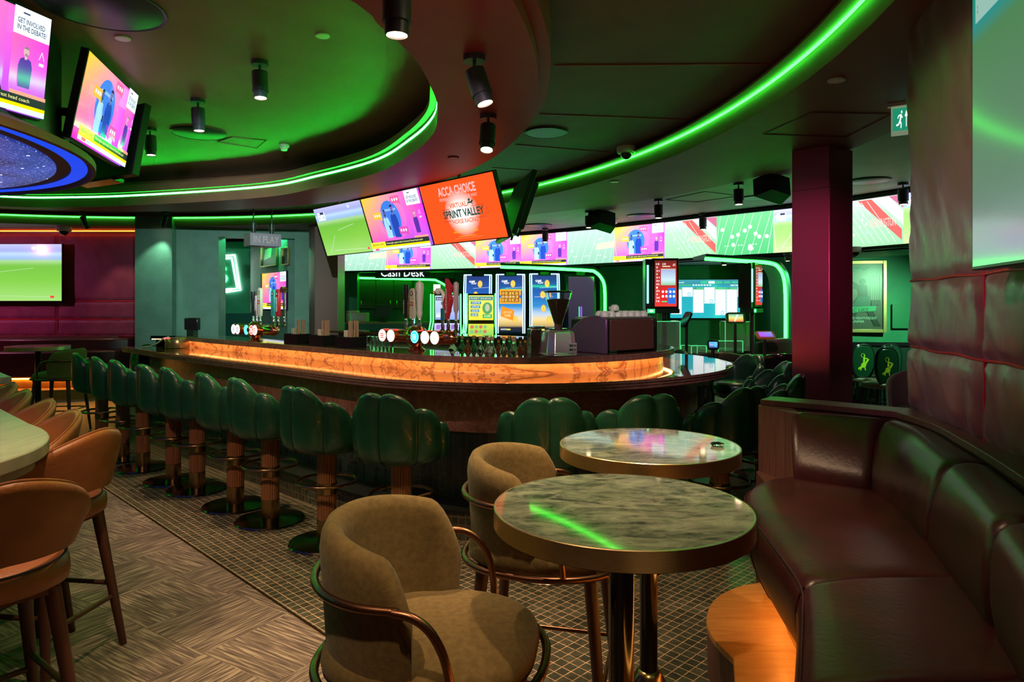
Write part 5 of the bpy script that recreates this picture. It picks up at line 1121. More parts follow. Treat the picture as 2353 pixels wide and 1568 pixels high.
# ---------------------------------------------------------------- gaming area
v=wp(1624,12.35,687); tv('race_board','big lit race card screen with white columns on the green back wall',(v.x,12.47,v.z),1.24,.70,R(-7.2),0,raceboard,cat='display screen')
framed('picture_frame','tall framed sports action picture on the green wall, left of the roulette tower',(1429,609,1512,609,0,735),12.83,12.74,actionart,'picture',.035)
framed('picture_frame','framed boxing poster reading MAC LIKE on the far right wall',(1925,600,2037,583,0,764),10.52,10.39,boxer,'picture',.05)
v=wp(2062,9.95,0); mb=MB(); mb.box((0,0,0),(.24,.02,.37)); o=tag(obj('wall_panel',mb,mat('green_panel',(.012,.13,.06),.4)),'plain green rectangular panel on the far right wall beside the boxing poster','wall panel'); o.location=(5.92,10.40,1.43); o.rotation_euler=(0,0,-.154)
def tower(px,Y,yaw_,label,w=.36,h=.74):
    v=wp(px,Y,0); t=thing('roulette_tower',label,'roulette display',(v.x,Y,0),yaw_,'roulette display towers')
    mb=MB(); mb.box((0,.06,1.88),(w+.06,.10,h+.06)); obj('casing',mb,M_blk,t,bev=.008)
    roulette(w,h).make(t,loc=(0,.006,1.88))
    mb=MB(); mb.box((-w/2-.075,.12,1.87),(.085,.18,h+.06)); obj('side_panel',mb,M_blk,t)
    mb=MB(); mb.box((-w/2-.088,.025,1.87),(.022,.012,h-.1)); obj('light_bar',mb,M_ledt,t)
    mb=MB(); mb.prism([(-w/2-.11,0),(w/2+.04,0),(w/2+.04,.16),(-w/2-.11,.16)],1.49,1.55); obj('shelf',mb,mat('dark_green_box',(.01,.05,.03),.4),t,bev=.01)
    mb=MB(); mb.lathe([(.035,.02),(.035,1.5)],20,(0,.1,0)); mb.lathe([(0,0),(.22,0),(.22,.02),(0,.02)],24,(0,.1,0)); obj('pole',mb,M_blk,t)
    pc=Pic(.10,.055); pc.poly([(0,0),(1,0),(1,1),(0,1)],(.05,.75,.25)); pc.poly([(.15,.5),(.5,.85),(.45,.2)],(.9,1,.95)); pc.poly([(.85,.5),(.5,.15),(.55,.8)],(.9,1,.95)); pc.make(t,loc=(-w/2-.05,-.003,1.52),name='badge')
tower(1530,8.9,0,'roulette result tower with red number board, nearer of the two',.285,.60)
tower(1745,9.6,R(52),'roulette result tower with red number board, angled beside the green arch',.27,.56)
def rtable(x,y,rz,label,L=1.9,W=1.0):
    t=thing('roulette_table',label,'gaming table',(x,y,0),rz,'gaming tables'); 
    pts=[(L/2*math.copysign(abs(math.cos(a))**.5,math.cos(a)),W/2*math.copysign(abs(math.sin(a))**.5,math.sin(a))) for a in [2*PI*k/40 for k in range(40)]]
    mb=MB(); mb.prism(pts,.86,.93); obj('rail',mb,mat('padded_rail',(.10,.06,.04),.4),t,bev=.02,ang=60); mb=MB(); mb.prism([(x*.88,y*.80) for x,y in pts],.925,.935); obj('baize',mb,M_felt,t)
    mb=MB(); mb.prism([(x*.5,y*.5) for x,y in pts],0,.86); obj('base',mb,M_blk,t); return t
rtable(3.50,8.85,R(-4),'gaming table with tan rail and green baize left of the burgundy column',1.15,.8); rtable(2.55,10.3,R(5),'black gaming table under the clear boxes'); rtable(4.35,10.0,R(10),'gaming table among the horse chairs at far right',.9,.7)
def clear_box(px,Y,w,h,z0,label):
    v=wp(px,Y,0); t=thing('clear_case',label,'clear box',(v.x,Y,z0),0,'clear acrylic boxes')
    e=.006; mb=MB()
    for x in (-w/2,w/2): mb.box((x,0,h/2),(e,.25,h))
    for y in (-.125,.125): mb.box((0,y,h/2),(w,e,h))
    mb.box((0,0,h),(w,.25,e)); obj('panes',mb,M_acryl,t)
    mb=MB()
    for x in (-w/2,w/2):
        mb.box((x,-.127,h/2),(.008,.006,h))
    mb.box((0,-.127,h),(w,.006,.008)); obj('lit_edges',mb,emis('green_edge',(.1,1,.3),.9),t)
clear_box(1578,9.4,.22,.11,1.02-.08,'small clear box on the black table, left'); clear_box(1600,9.3,.20,.11,1.02-.08,'small clear box on the black table, beside the left one'); clear_box(1672,9.6,.34,.16,.94,'wide clear box on the black table under the green tablet'); clear_box(1692,9.9,.40,.42,.94,'tall clear screen behind the green tablet')
v=wp(1500,8.6,0); clear_box(1526,8.4,.33,.50,.90,'tall clear screen behind the coffee machine end')
def tablet(px,py,Y,w,h,label,case,pic,tilt,yaw_,stand=True):
    v=wp(px,Y,py); t=thing('tablet_screen',label,'tablet',v,0,rot=(tilt,0,yaw_))
    mb=MB(); pts=[(w/2*math.copysign(abs(math.cos(a))**.35,math.cos(a)),h/2*math.copysign(abs(math.sin(a))**.35,math.sin(a))) for a in [2*PI*k/32+.01 for k in range(32)]]
    mb.add([(x,0,z) for x,z in pts]+[(x,.03,z) for x,z in pts],[tuple(range(32)),tuple(range(63,31,-1))]+[(k,(k+1)%32,32+(k+1)%32,32+k) for k in range(32)]); obj('case',mb,case,t)
    if pic: pic(w*.74,h*.66).make(t,loc=(0,-.002,0))
    if stand:
        M_=Euler((tilt,0,yaw_)).to_matrix().inverted(); mb=MB(); mb.cyl((0,.03,0),Vector((0,.03,0))+M_@Vector((0,0,-(v.z-(.93 if px not in (1574,1639) else .01)))),.02,n=10); obj('stand',mb,M_blk,t)
    return t
def warm(w,h): p=Pic(w,h); p.grad(0,0,1,1,[(0,(.85,.15,.08)),(.35,(1,.55,.1)),(.6,(.6,.75,.3)),(1,(.15,.45,.35))],8); p.line(.4,.05,.62,.95,.02,(.8,1,.8)); return p
def viol(w,h): p=Pic(w,h); p.corners(0,0,1,1,(.5,.05,.7),(.15,.15,.9),(.2,.3,1),(.35,.1,.8)); return p
def bluescr(w,h): p=Pic(w,h); p.grad(0,0,1,1,[(0,(.02,.05,.2)),(.5,(.15,.3,.8)),(1,(.1,.5,.9))],4); p.rect(.6,.2,.9,.8,(.1,.55,.8)); p.text('TV',.1,.3,.5,.6,(.6,.8,1)); return p
tablet(1691,731,9.0,.26,.15,'tablet in a rounded green case showing orange waves',mat('green_case',(.04,.30,.05),.35),warm,R(-10),0)
tablet(1759,769,8.8,.25,.13,'tablet in a tan case showing a violet page, left of the burgundy column',M_orange,viol,R(-48),R(8))
tablet(1574,733,8.6,.12,.22,'black tablet seen edge on, right of the nearer roulette tower',M_blkg,None,R(-35),R(-60))
tablet(1639,793,8.0,.13,.11,'small black terminal with a blue screen behind the bar end',M_blkg,bluescr,R(-15),R(-8))
def tubchair(x,y,rz,label,m,r=.30,h=.98,zb=.6,grp='dark curved-back chairs',legs=True):
    t=thing('curved_chair',label,'chair',(x,y,0),rz,grp)
    obj('backrest',arc_shell(r,R(190),lambda a:zb,lambda a:lerp(h,h-.16,a**2),.05,36,.03),m,t,ang=75); o=obj('seat',pad(.24,.24,.56,.66),m,t,ang=75)
    if legs:
        for sx in(-1,1):
            for sy in(-1,1): mb=MB(); mb.cyl((sx*.14,sy*.14,.57),(sx*.2,sy*.2,0),.02,.015,10); obj('leg',mb,M_blk,t)
    else: mb=MB(); mb.lathe([(.0,0),(.2,0),(.2,.02),(.04,.03),(.04,.56),(0,.56)],20); obj('pedestal',mb,M_blk,t)
    return t
M_dk=mat('dark_olive_leather',(.03,.035,.022),.4)
tubchair(3.86,10.0,R(5),'big dark round-backed chair below the violet tablet',M_dk,.40,1.14,.7); tubchair(2.62,8.75,R(-10),'dark round-backed chair behind the bar end, green rimmed',M_dk,.34,1.02,.6); tubchair(3.16,8.0,R(-15),'dark round-backed chair directly left of the burgundy column',M_blkg,.28,1.05,.6)
M_greenl=mat('black_gloss_chair',(.006,.03,.016),.15)
def horse(x,y,rz,label,first=[None]):
    if first[0]: return dup(first[0],(x,y,0),rz,label)
    t=thing('casino_chair',label,'chair',(x,y,0),rz,'glossy dark casino chairs'); first[0]=t; t.scale=(.85,.85,.85)
    pts=[(.20*math.copysign(abs(math.cos(a))**.6,math.cos(a))*(1-.12*(math.sin(a)<0)*abs(math.sin(a))),.27*math.copysign(abs(math.sin(a))**.7,math.sin(a))) for a in [2*PI*k/36 for k in range(36)]]
    mb=MB(); mb.add([(u,-.20,.93+w_) for u,w_ in pts]+[(u,-.155,.93+w_) for u,w_ in pts],[tuple(range(36)),tuple(range(71,35,-1))]+[(k,(k+1)%36,36+(k+1)%36,36+k) for k in range(36)]); obj('backrest',mb,M_greenl,t,bev=.012)
    mb=MB(); mb.tube([(u*1.02,-.178,.93+w_*1.02) for u,w_ in pts],.022,8,True); obj('frame',mb,M_blkg,t)
    pc=Pic(.24,.30); y_=(.35,.42,.02); pc.line(.1,.1,.35,.22,.03,y_); pc.poly([(.25,.15),(.65,.18),(.75,.40),(.55,.50),(.35,.40)],y_); pc.line(.6,.2,.65,.02,.02,y_); pc.line(.35,.2,.25,.02,.02,y_); pc.line(.65,.4,.85,.60,.035,y_); pc.ell(.86,.62,.06,.04,y_); pc.poly([(.45,.48),(.62,.50),(.60,.78),(.48,.76)],y_); pc.ell(.55,.84,.05,.045,y_); pc.ringe(.45,.85,.16,.12,.18,y_,16); pc.line(.55,.7,.8,.66,.02,y_)
    o=pc.make(t,loc=(0,-.2005,.93),name='embroidery',prt=True)
    obj('seat',pad(.22,.22,.58,.66),mat('brown_seat',(.08,.045,.035),.4),t,ang=75); mb=MB(); mb.box((0,-.17,.66),(.09,.04,.14)); obj('neck',mb,M_greenl,t)
    for sx in(-1,1):
        for sy in(-1,1): mb=MB(); mb.cyl((sx*.13,sy*.13,.59),(sx*.20,sy*.20,0),.022,.018,10); obj('leg',mb,M_blkg,t)
    mb=MB(); mb.tube([(-.18,-.18,.22),(.18,-.18,.22),(.18,.18,.22),(-.18,.18,.22)],.012,8,True); obj('footrest',mb,M_blkg,t); return t
horse(4.90,9.15,R(15),'glossy dark casino chair with a yellow horse and rider on its back'); horse(5.16,9.58,R(70),'glossy dark casino chair seen edge on behind the horse chair'); horse(5.42,9.98,R(10),'glossy dark casino chair directly under the boxing poster'); horse(5.50,9.42,R(75),'glossy dark casino chair half hidden at the padded wall edge'); horse(4.98,9.90,R(10),'glossy dark casino chair just right of the burgundy column')
tubchair(3.77,6.2,R(165),'pale grey tweed tub chair peeking out beside the padded wall',M_grey,.30,.98,.28,grp='grey tub chairs')
# ---------------------------------------------------------------- things on the bar
ZS=1.215
def on_shelf(px,d): p,dd=bray(px,d); return Vector((p.x,p.y,ZS)),dd
def taps(px,d,label,badges,handles,s=1.0,half=.46):
    p,dd=on_shelf(px,d); rz=math.atan2(dd.y,dd.x); t=thing('beer_tap_tower',label,'beer tap',p,rz,'copper beer tap towers')
    mb=MB(); mb.lathe([(0,0),(.075,0),(.075,.008),(.05,.03),(.032,.06),(.030,.08),(.06,.10)],32); obj('foot',mb,M_copper,t)
    mb=MB(); Q=Matrix.Rotation(PI/2,3,'Y'); H=.122
    mb.lathe([(.0,-half-.03),(.045,-half-.012),(.055,-half+.02),(.055,-.13),(.048,-.11),(.048,-.09),(.085,-.05),(.092,0),(.085,.05),(.048,.09),(.048,.11),(.055,.13),(.055,half-.02),(.045,half+.012),(0,half+.03)],36,(0,0,H),0,Q); obj('barrel',mb,M_copper,t,ang=55)
    for i,(x,c) in enumerate(badges):
        mb=MB(); mb.cyl((x,-.02,H),(x,-.085,H),.058,n=28); obj('badge_housing',mb,M_copper,t)
    for x,cs in badges:
        pc=Pic(.104,.104); pc.ell(.5,.5,.5,.5,cs[0],32)
        if len(cs)>1: 
            pc.ringe(.5,.5,.46,.46,.1,cs[1],28); 
            for k in (0,1,2): pc.rect(.28,.28+.16*k,.72,.37+.16*k,cs[1] if k!=1 else cs[-1])
        pc.make(t,True,loc=(x,-.0865,H),name='lit_badge')
    for (x,kind,hh) in handles:
        mb=MB(); mb.lathe([(.02,H+.04),(.022,H+.06),(.012,H+.07),(.016,H+.10),(.010,H+.115),(.014,H+.135),(.009,H+.15)],16,(x,0,0)); obj('tap_stem',mb,M_chrome,t)
        z0=H+.145
        if kind=='paddle_red' or kind=='paddle_teal' or kind=='can':
            c={'paddle_red':(.55,.02,.04),'paddle_teal':(.03,.30,.30),'can':(.55,.50,.42)}[kind]; mb=MB(); r=.034
            pts=[(-r*.8,0),(r*.8,0),(r,.05),(r,hh-.04),(r*.7,hh-.01),(0,hh),(-r*.7,hh-.01),(-r,hh-.04),(-r,.05)]
            mb.add([(x+u,-.014,z0+w_) for u,w_ in pts]+[(x+u,.014,z0+w_) for u,w_ in pts],[tuple(range(9)),tuple(range(17,8,-1))]+[(k,(k+1)%9,9+(k+1)%9,9+k) for k in range(9)]); h_=obj('tap_handle',mb,mat(kind,c,.3),t,bev=.004)
            pc=Pic(.06,hh*.9); pc.ell(.5,.86,.32,.32*.06/(hh*.9),(.05,.02,.03)); pc.ell(.5,.86,.18,.18*.06/(hh*.9),(.8,.8,.75)); 
            if kind=='paddle_red': pc.rect(.25,.15,.75,.72,(.8,.8,.75)); pc.text('CAMDEN',.33,.18,.67,.69,(.05,.02,.03),.01,rot=1)
            if kind=='can': pc.rect(.1,.42,.9,.56,(.5,.03,.03)); pc.text('Madri',.2,.45,.8,.53,(.8,.7,.6)); pc.rect(0,.05,.18,.95,(.55,.03,.05))
            pc.make(t,loc=(x,-.0155,z0+hh/2),name='badge_print',prt=True)
        elif kind=='tall_white':
            mb=MB(); mb.lathe([(.012,z0),(.020,z0+.02),(.026,z0+.05),(.022,z0+hh*.25),(.030,z0+hh*.55),(.036,z0+hh*.82),(.032,z0+hh*.93),(.012,z0+hh*.98),(.008,z0+hh),(0,z0+hh+.006)],24,(x,0,0)); obj('tap_handle',mb,mat('cream_ceramic',(.62,.58,.55),.3),t)
            pc=Pic(.02,hh*.45); pc.text('San Miguel',0,0,1,1,(.05,.05,.12),0,rot=1); pc.make(t,loc=(x,-.034,z0+hh*.6),name='badge_print',prt=True)
        elif kind=='swan':
            mb=MB(); P_=[(x+.02,0,z0+.0),(x+.025,0,z0+.10),(x+.02,0,z0+.17),(x-.0,0,z0+.215),(x-.03,0,z0+.235),(x-.06,0,z0+.23)]; mb.tube([tuple(v) for v in catmull(P_,5)],[.024-.010*min(1,k/16)+.012*max(0,(k-17)/8) for k in range(26)],14); mb.lathe([(0,-.028),(.02,-.018),(.027,0),(.02,.018),(0,.028)],14,(x-.055,0,z0+.226),0,Q); obj('tap_handle',mb,mat('white_glaze',(.72,.72,.68),.25),t)
            mb=MB(); 
            for dz in (.006,-.010): mb.cyl((x-.075,0,z0+.222),(x-.125,0,z0+.222+dz*1.6),.011,.003,10)
            obj('beak',mb,mat('orange_beak',(.75,.22,.04),.35),t); mb=MB(); mb.lathe([(.031,z0-.0),(.031,z0+.09)],20,(x+.022,0,0)); obj('collar',mb,M_teal,t)
            mb=MB(); mb.lathe([(0,-.004),(.004,0),(0,.004)],8,(x-.06,-.026,z0+.235)); obj('eye',mb,M_blkg,t)
        elif kind=='diamond':
            mb=MB(); pts=[(-.035,.03),(.03,0),(.045,.12),(.03,.30),(-.01,.33),(-.045,.15)]; pts=[(-.01,0),(.045,.16),(.02,.20),(.045,.26),(-.02,.33),(-.02,.2),(-.05,.13)]
            mb.add([(x+u,-.02,z0+w_) for u,w_ in pts]+[(x+u,.02,z0+w_) for u,w_ in pts],[tuple(range(7)),tuple(range(13,6,-1))]+[(k,(k+1)%7,7+(k+1)%7,7+k) for k in range(7)]); obj('tap_handle',mb,mat('ruby_handle',(.50,.03,.05),.3),t,bev=.003)
            pc=Pic(.022,.20); pc.text('Budweiser',0,0,1,1,(.85,.75,.75),.01,rot=1); pc.make(t,loc=(x-.005,-.0225,z0+.155),name='badge_print',prt=True)
        elif kind=='tube':
            mb=MB(); mb.lathe([(.008,z0),(.010,z0+.05),(.022,z0+.08),(.020,z0+hh*.75),(.022,z0+hh*.95),(.012,z0+hh),(0,z0+hh)],20,(x,0,0)); obj('tap_handle',mb,mat('mauve_handle',(.45,.30,.36),.35),t)
            pc=Pic(.014,hh*.5); pc.text('BLUE MOON',0,0,1,1,(.85,.85,.8),.01,rot=1); pc.make(t,loc=(x,-.0235,z0+hh*.5),name='badge_print',prt=True)
        elif kind=='black':
            mb=MB(); mb.lathe([(.012,z0),(.016,z0+.02),(.018,z0+hh*.5),(.024,z0+hh*.8),(.022,z0+hh),(0,z0+hh)],20,(x,0,0)); obj('tap_handle',mb,mat('stout_black',(.015,.012,.018),.2),t)
            pc=Pic(.014,hh*.4); pc.text('GUINNESS',0,0,1,1,(.8,.75,.6),0,rot=1); pc.make(t,loc=(x,-.0245,z0+hh*.35),name='badge_print',prt=True)
        elif kind=='chrome_ball':
            mb=MB(); mb.lathe([(.012,z0),(.010,z0+hh*.8)],14,(x,0,0)); mb.cyl((x,.02,z0+hh*.9),(x,-.03,z0+hh*.9),.03,n=20); obj('tap_handle',mb,M_chrome,t)
    return t
wh=(1,1,1)
taps(957,.80,'copper beer tap tower with lit badges and a goose-head handle, middle of the bar',[(-.36,((.9,.85,.8),(.85,.06,.05))),(-.24,(wh,)),(.08,((.02,.5,.75),(.5,.85,.95),(1,1,1))),(.21,(wh,)),(.33,(wh,(1,.85,.7),(.9,.5,.2)))],
 [(-.14,'black',.29),(-.05,'can',.26),(.04,'tall_white',.32),(.33,'swan',.26),(.40,'diamond',.32),(.49,'tube',.30)],half=.46)
taps(588,.62,'copper beer tap tower farther left on the bar with red and teal paddle handles',[(-.33,((.85,.85,.8),(.2,.2,.2))),(-.24,((.85,.85,.85),(.15,.15,.3))),(-.04,((.1,.75,.8),)),(.07,((.9,.1,.08),(1,.8,.7))),(.14,((.95,.9,.85),(.7,.15,.1)))],
 [(-.06,'black',.26),(.02,'tube',.22),(.09,'can',.30),(.37,'paddle_teal',.28),(.46,'paddle_red',.28),(.58,'chrome_ball',.30)],half=.40)
# condiment caddies
def caddy(px,d,w,dep,label,rot=0):
    p,dd=on_shelf(px,d); t=thing('condiment_caddy',label,'caddy',p,math.atan2(dd.y,dd.x)+rot,'black straw caddies')
    h=.10; e=.006; mb=MB(); mb.box((0,0,e/2),(w,dep,e))
    for x in (-w/2,-w/6,w/2): mb.box((x,0,h/2),(e,dep,h))
    for y in (-dep/2,dep/2): mb.box((0,y,h/2),(w,e,h))
    obj('box',mb,M_blkg,t); mb=MB(); mb.box((w*.17,0,h*.45),(w*.60,dep*.85,h*.75)); obj('napkins',mb,M_white,t)
    rnd=random.Random(int(px)); mb=MB()
    for k in range(26): x=rnd.uniform(-.05,.0)-.0; y=rnd.uniform(-dep*.3,dep*.3); mb.cyl((x,y,.01),(x+rnd.uniform(-.004,.004),y,.155+rnd.uniform(-.002,.002)),.0033,n=6)
    q=obj('short_straws',mb,mat('paper_straw',(.62,.58,.50),.7),t); q['kind']='stuff'
    mb=MB()
    for k in range(22): x=rnd.uniform(.03,.085); y=rnd.uniform(-dep*.3,dep*.3); mb.cyl((x,y,.01),(x+rnd.uniform(-.006,.006),y,.24+rnd.uniform(-.003,.003)),.003,n=6)
    q=obj('wooden_stirrers',mb,mat('wood_stirrer',(.42,.26,.17),.7),t); q['kind']='stuff'
    return t
caddy(684,.66,.25,.15,'black caddy of straws and stirrers, leftmost of three on the bar'); caddy(743,.66,.25,.15,'black caddy of straws and stirrers, middle of three on the bar'); caddy(806,.66,.25,.16,'black caddy of straws and stirrers, rightmost and nearest of three on the bar')
# card terminal and cash reader at the left end
p,dd=on_shelf(442,.62); t=thing('till_display','small black till display at the left end of the bar shelf','till display',p,math.atan2(dd.y,dd.x)+.5); mb=MB(); mb.box((0,0,.15),(.20,.06,.15)); obj('screen_back',mb,M_blkg,t,bev=.01); mb=MB(); mb.box((0,0,.04),(.10,.08,.08)); obj('stand',mb,M_blk,t)
t=thing('bar_end_scroll','rounded marble end of the raised bar shelf with a curved white edge','bar end',(-4.03,8.22,BT))
mb=MB(); mb.lathe([(.0,.005),(.13,.005),(.135,.03),(.135,.10),(.12,.13),(0,.13)],32); obj('cap',mb,mat('bronze_cap',(.30,.17,.07),.25,.6),t); mb=MB(); mb.tube([(-.42,0,.01),(-.33,0,.02),(-.24,0,.06),(-.17,0,.115),(-.10,0,.135)],.010,8); obj('edge',mb,mat('pale_edge',(.55,.50,.52),.3),t); mb=MB(); mb.box((-.06,-.12,.125),(.07,.012,.012)); obj('status_light',mb,emis('red_status',(1,.05,.08),4),t)
# coffee grinder
p,dd=on_shelf(1283,.66); t=thing('coffee_grinder','coffee grinder with a clear hopper full of beans','coffee grinder',p+Vector((0,-.0,0)),math.atan2(dd.y,dd.x)-.05)
def octo(r,z,q=.62): return [(r*a,r*b*1.0,z) for a,b in ((-1,-q),(-q,-1),(q,-1),(1,-q),(1,q),(q,1),(-q,1),(-1,q))]
mb=MB(); lv=[(.128,0),(.128,.012),(.120,.02),(.106,.17),(.098,.185),(.06,.197)]; vs=[];fs=[]
for r,z in lv: vs+=octo(r,z)
for i in range(len(lv)-1):
    for k in range(8): fs.append((i*8+k,i*8+(k+1)%8,(i+1)*8+(k+1)%8,(i+1)*8+k))
fs+=[tuple(range(7,-1,-1)),tuple(40+k for k in range(8))]; mb.add(vs,fs); obj('body',mb,M_steel,t,bev=.006,ang=30)
mb=MB(); mb.lathe([(.055,.195),(.075,.198),(.075,.206),(.032,.208),(.032,.235),(.028,.236)],32); mb.box((.09,0,.203),(.06,.012,.008)); obj('collar',mb,M_chrome,t)
mb=MB(); mb.lathe([(.030,.236),(.036,.25),(.098,.44),(.104,.47),(.104,.478),(.101,.478),(.101,.47),(.095,.44),(.033,.25),(.027,.236)],40); obj('hopper',mb,M_glass,t,ang=60)
mb=MB(); mb.lathe([(0,.237),(.026,.238),(.032,.252),(.088,.425),(.05,.432),(0,.434)],32); obj('coffee_beans',mb,M_bean,t)['kind']='stuff'
mb=MB(); mb.lathe([(0,.478),(.107,.478),(.107,.488),(.09,.494),(0,.494)],40); obj('lid',mb,M_blkg,t)
pc=Pic(.062,.075); pc.rect(0,0,1,1,(.5,.52,.5)); 
for r in range(2):
    pc.text('M',.08,.54-.42*r+.04,.46,.90-.42*r,(.01,.05,.03),.04); pc.text('M',.54,.54-.42*r+.04,.92,.90-.42*r,(.2,.12,.08),.04)
pc.text('COFFEE',.1,.03,.9,.11,(.05,.05,.05),.01); o=pc.make(t,loc=(.068,-.1285,.062),name='label',prt=True)
p,dd=on_shelf(1228,.78); t=thing('grinder_body','second steel grinder body behind the coffee grinder','coffee grinder',p,math.atan2(dd.y,dd.x)); mb=MB(); mb.box((0,0,.10),(.09,.14,.20)); mb.box((.02,0,.21),(.10,.15,.02)); obj('body',mb,M_chrome,t,bev=.006)
# coffee machine
pa=Vector((.824,5.469,ZS)); t=thing('coffee_machine','large espresso machine with glossy side panels on the bar','coffee machine',pa,R(38))
mb=MB(); 
W,H_=.56,.30
mb.prism([(-.13,-.02),(W-.14,-.02),(W-.14,.38),(-.13,.38)],.03,.27); obj('body',mb,M_blk,t,bev=.01)
mb=MB(); mb.box((.165,-.035,.145),(.52,.02,.25)); obj('back_panel',mb,mat('bronze_mirror',(.15,.06,.045),.12,.25),t,bev=.006)
mb=MB(); pts=[(-.02,.0),(.34,.0),(.36,.10),(.30,.22),(.20,.285),(.08,.30),(-.02,.27)]
mb.add([(-.13,v_[0]*1.15-.03,v_[1]) for v_ in pts]+[(-.155,v_[0]*1.15-.03,v_[1]) for v_ in pts],[tuple(range(7)),tuple(range(13,6,-1))]+[(k,(k+1)%7,7+(k+1)%7,7+k) for k in range(7)]); obj('side_panel',mb,mat('screen_reflection_gloss',(.22,.11,.26),.28,.6),t,bev=.008)  # violet base colour stands in for screen light reflected on this side
mb=MB(); mb.add([(W-.13+(v_[0]*0),v_[0]*1.15-.03,v_[1]) for v_ in pts]+[(W-.105,v_[0]*1.15-.03,v_[1]) for v_ in pts],[tuple(range(7)),tuple(range(13,6,-1))]+[(k,(k+1)%7,7+(k+1)%7,7+k) for k in range(7)]); obj('side_panel',mb,M_blkg,t,bev=.008)
mb=MB(); mb.box((.165,.17,.28),(.54,.36,.012)); obj('cup_tray',mb,M_steel,t)
for x in (.0,.17,.34): mb=MB(); mb.box((x,.1,.014),(.04,.04,.03)); obj('foot',mb,M_blk,t)
Mx=Matrix.Translation(pa)@Matrix.Rotation(R(38),4,'Z')
ORD=['','first','second','third','fourth','fifth','sixth','seventh','eighth']
M_cup=mat('white_cup',(.72,.74,.68),.25); fc=None; cpos=[(-.07+.078*k,.05,0) for k in range(7)]+[(-.04+.078*k,.13,0) for k in range(6)]+[(.05,.05,.05)]
for k,(x,y,z) in enumerate(cpos):
    q=Mx@Vector((x,y,.288+z)); lbs='white cup on the espresso machine, '+('%s from the left in the front row'%ORD[k+1] if k<7 else ('%s from the left in the back row'%ORD[k-6] if k<13 else 'alone on top of the others'))
    if fc is None:
        fc=thing('coffee_cup',lbs,'cup',q,0,'white cups on the espresso machine'); mb=MB(); mb.lathe([(.036,0),(.038,.002),(.034,.03),(.022,.048),(.0,.05)],24); obj('bowl',mb,M_cup,fc,ang=60); mb=MB(); mb.tube([(.034,0,.012),(.048,0,.014),(.05,0,.026),(.034,0,.032)],.004,6); obj('handle',mb,M_cup,fc)
    else: dup(fc,q,random.uniform(0,6),lbs)
# bottles and glasses behind the shelf
def bottle(kind,x,y,z,label):
    s={'g':M_bottg,'a':M_botta,'c':M_glass}[kind]; t=thing('spirit_bottle',label,'bottle',(x,y,z),0,'bottles behind the bar')
    mb=MB(); mb.lathe([(0,0),(.034,.002),(.037,.01),(.037,.15),(.030,.175),(.014,.20),(.013,.25),(.015,.252),(.015,.262),(0,.262)],24); obj('glass',mb,s,t,ang=50)
    mb=MB(); mb.lathe([(.0375,.04),(.0378,.12)],24); obj('label_band',mb,M_label,t); mb=MB(); mb.lathe([(.016,.25),(.016,.275),(0,.276)],14); obj('cap',mb,{'g':M_gold,'a':M_blk,'c':mat('cork',(.5,.35,.2),.7)}[kind],t); return t
protos={}
bl=[(1062,1.16,'g'),(1075,1.10,'a'),(1089,1.22,'g'),(1104,1.14,'c'),(1118,1.25,'g'),(1131,1.12,'c'),(1146,1.2,'a'),(1158,1.10,'c'),(1171,1.25,'g'),(1182,1.14,'c'),(1196,1.10,'a'),(1207,1.2,'a'),(1217,1.08,'a'),(1226,1.16,'g'),(1040,1.12,'c'),(1122,1.02,'c'),(1180,1.02,'c')]
bl.sort(); cnt_={}; ordn=['','first','second','third','fourth','fifth','sixth','seventh','eighth','ninth','tenth','eleventh','twelfth','thirteenth','fourteenth','fifteenth','sixteenth']
names={'g':'green glass','a':'amber glass','c':'clear glass'}
for i,(px,d,k) in enumerate(bl):
    p,dd=bray(px,d); cnt_[k]=cnt_.get(k,0)+1; lb='%s bottle, %s of its colour from the left, behind the raised bar shelf'%(names[k],ordn[cnt_[k]])
    if k in protos: dup(protos[k],(p.x,p.y,1.06),random.uniform(0,6),lb)
    else: protos[k]=bottle(k,p.x,p.y,1.06,lb)
gl=None
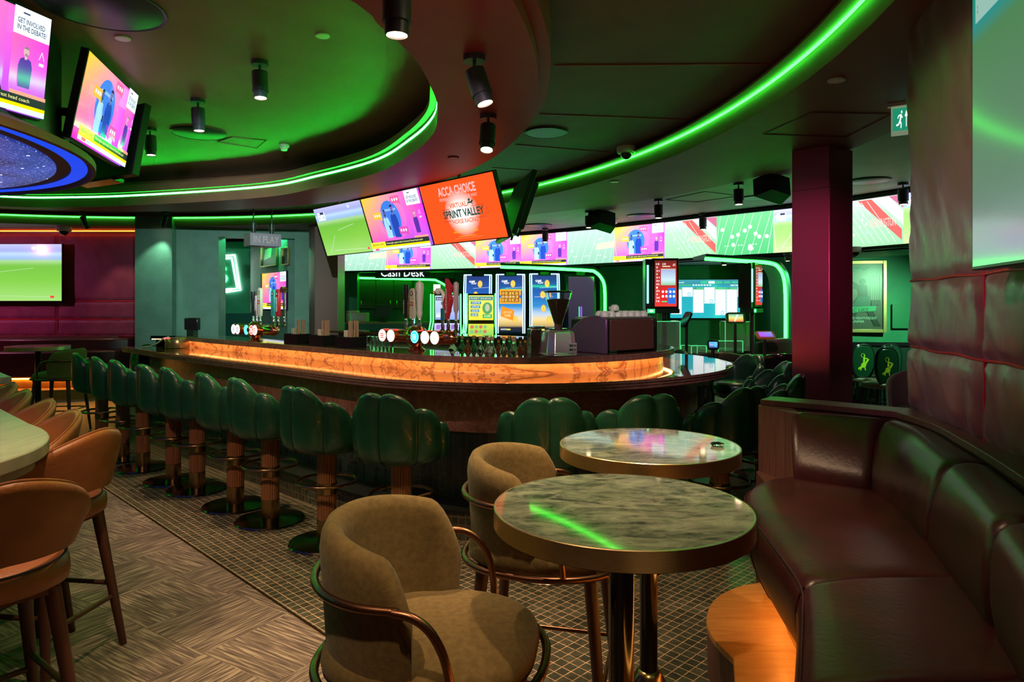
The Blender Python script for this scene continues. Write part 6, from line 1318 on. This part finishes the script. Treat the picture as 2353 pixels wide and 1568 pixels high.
for i in range(16):
    px=1000+15*i+random.uniform(-4,4); p,dd=bray(px,.98+.08*(i%3)); lb='clear tumbler, %s from the left among the bottles behind the raised shelf'%ordn[i+1]
    if gl is None:
        gl=tag(obj('tumbler',MB().lathe([(0,0),(.030,0),(.036,.10),(.0335,.10),(.028,.008),(0,.008)],20),M_glass),lb,'glass','tumblers behind the bar'); gl.location=(p.x,p.y,1.06+.06*(i%2)+.0)
    else:
        c=gl.copy(); COL.objects.link(c); c.location=(p.x,p.y,1.06); c['label']=lb
gl.location.z=1.06
for i in range(6):
    p,dd=bray(850+9*i,.90); c=gl.copy(); COL.objects.link(c); c.location=(p.x,p.y,ZS); c['label']='upturned tumbler, %s from the left beside the rightmost caddy on the bar'%ordn[i+1]; c['group']='tumblers beside the caddy'; c.rotation_euler=(PI,0,0); c.location.z=ZS+.10
# far left bench with glowing plinth
b2=thing('wall_bench','long burgundy bench with a glowing plinth along the far left wall','bench',(0,0,0))
pts=catmull([(-12.8,11.55),(-9.5,11.5),(-8.4,11.55),(-7.4,11.75),(-6.95,11.95)],6)
mb=MB(); band(mb,pts,[Vector((p.x,12.68,0)) for p in pts],.36,.80); obj('seat',mb,M_burg,b2,bev=.03)
mb=MB(); band(mb,[Vector((p.x,p.y+.45,0)) for p in pts],[Vector((p.x,12.68,0)) for p in pts],.78,1.0); obj('backrest',mb,M_burg,b2,bev=.03)
mb=MB(); band(mb,[Vector((p.x,p.y+.85,0)) for p in pts if p.y<11.8],[Vector((p.x,12.68,0)) for p in pts if p.y<11.8],1.0,1.03); obj('ledge',mb,M_wood,b2)
mb=MB(); band(mb,[Vector((p.x,p.y-.22,0)) for p in pts],[Vector((p.x,12.6,0)) for p in pts],0,.17); obj('plinth',mb,M_ply,b2)
mb=MB(); band(mb,[Vector((p.x,p.y+.12,0)) for p in pts],[Vector((p.x,p.y+.2,0)) for p in pts],.17,.36); obj('seat_base',mb,M_ply,b2)
mb=MB(); band(mb,[Vector((p.x,p.y+.09,0)) for p in pts],[Vector((p.x,p.y+.11,0)) for p in pts],.33,.345); obj('light_strip',mb,M_leda,b2)
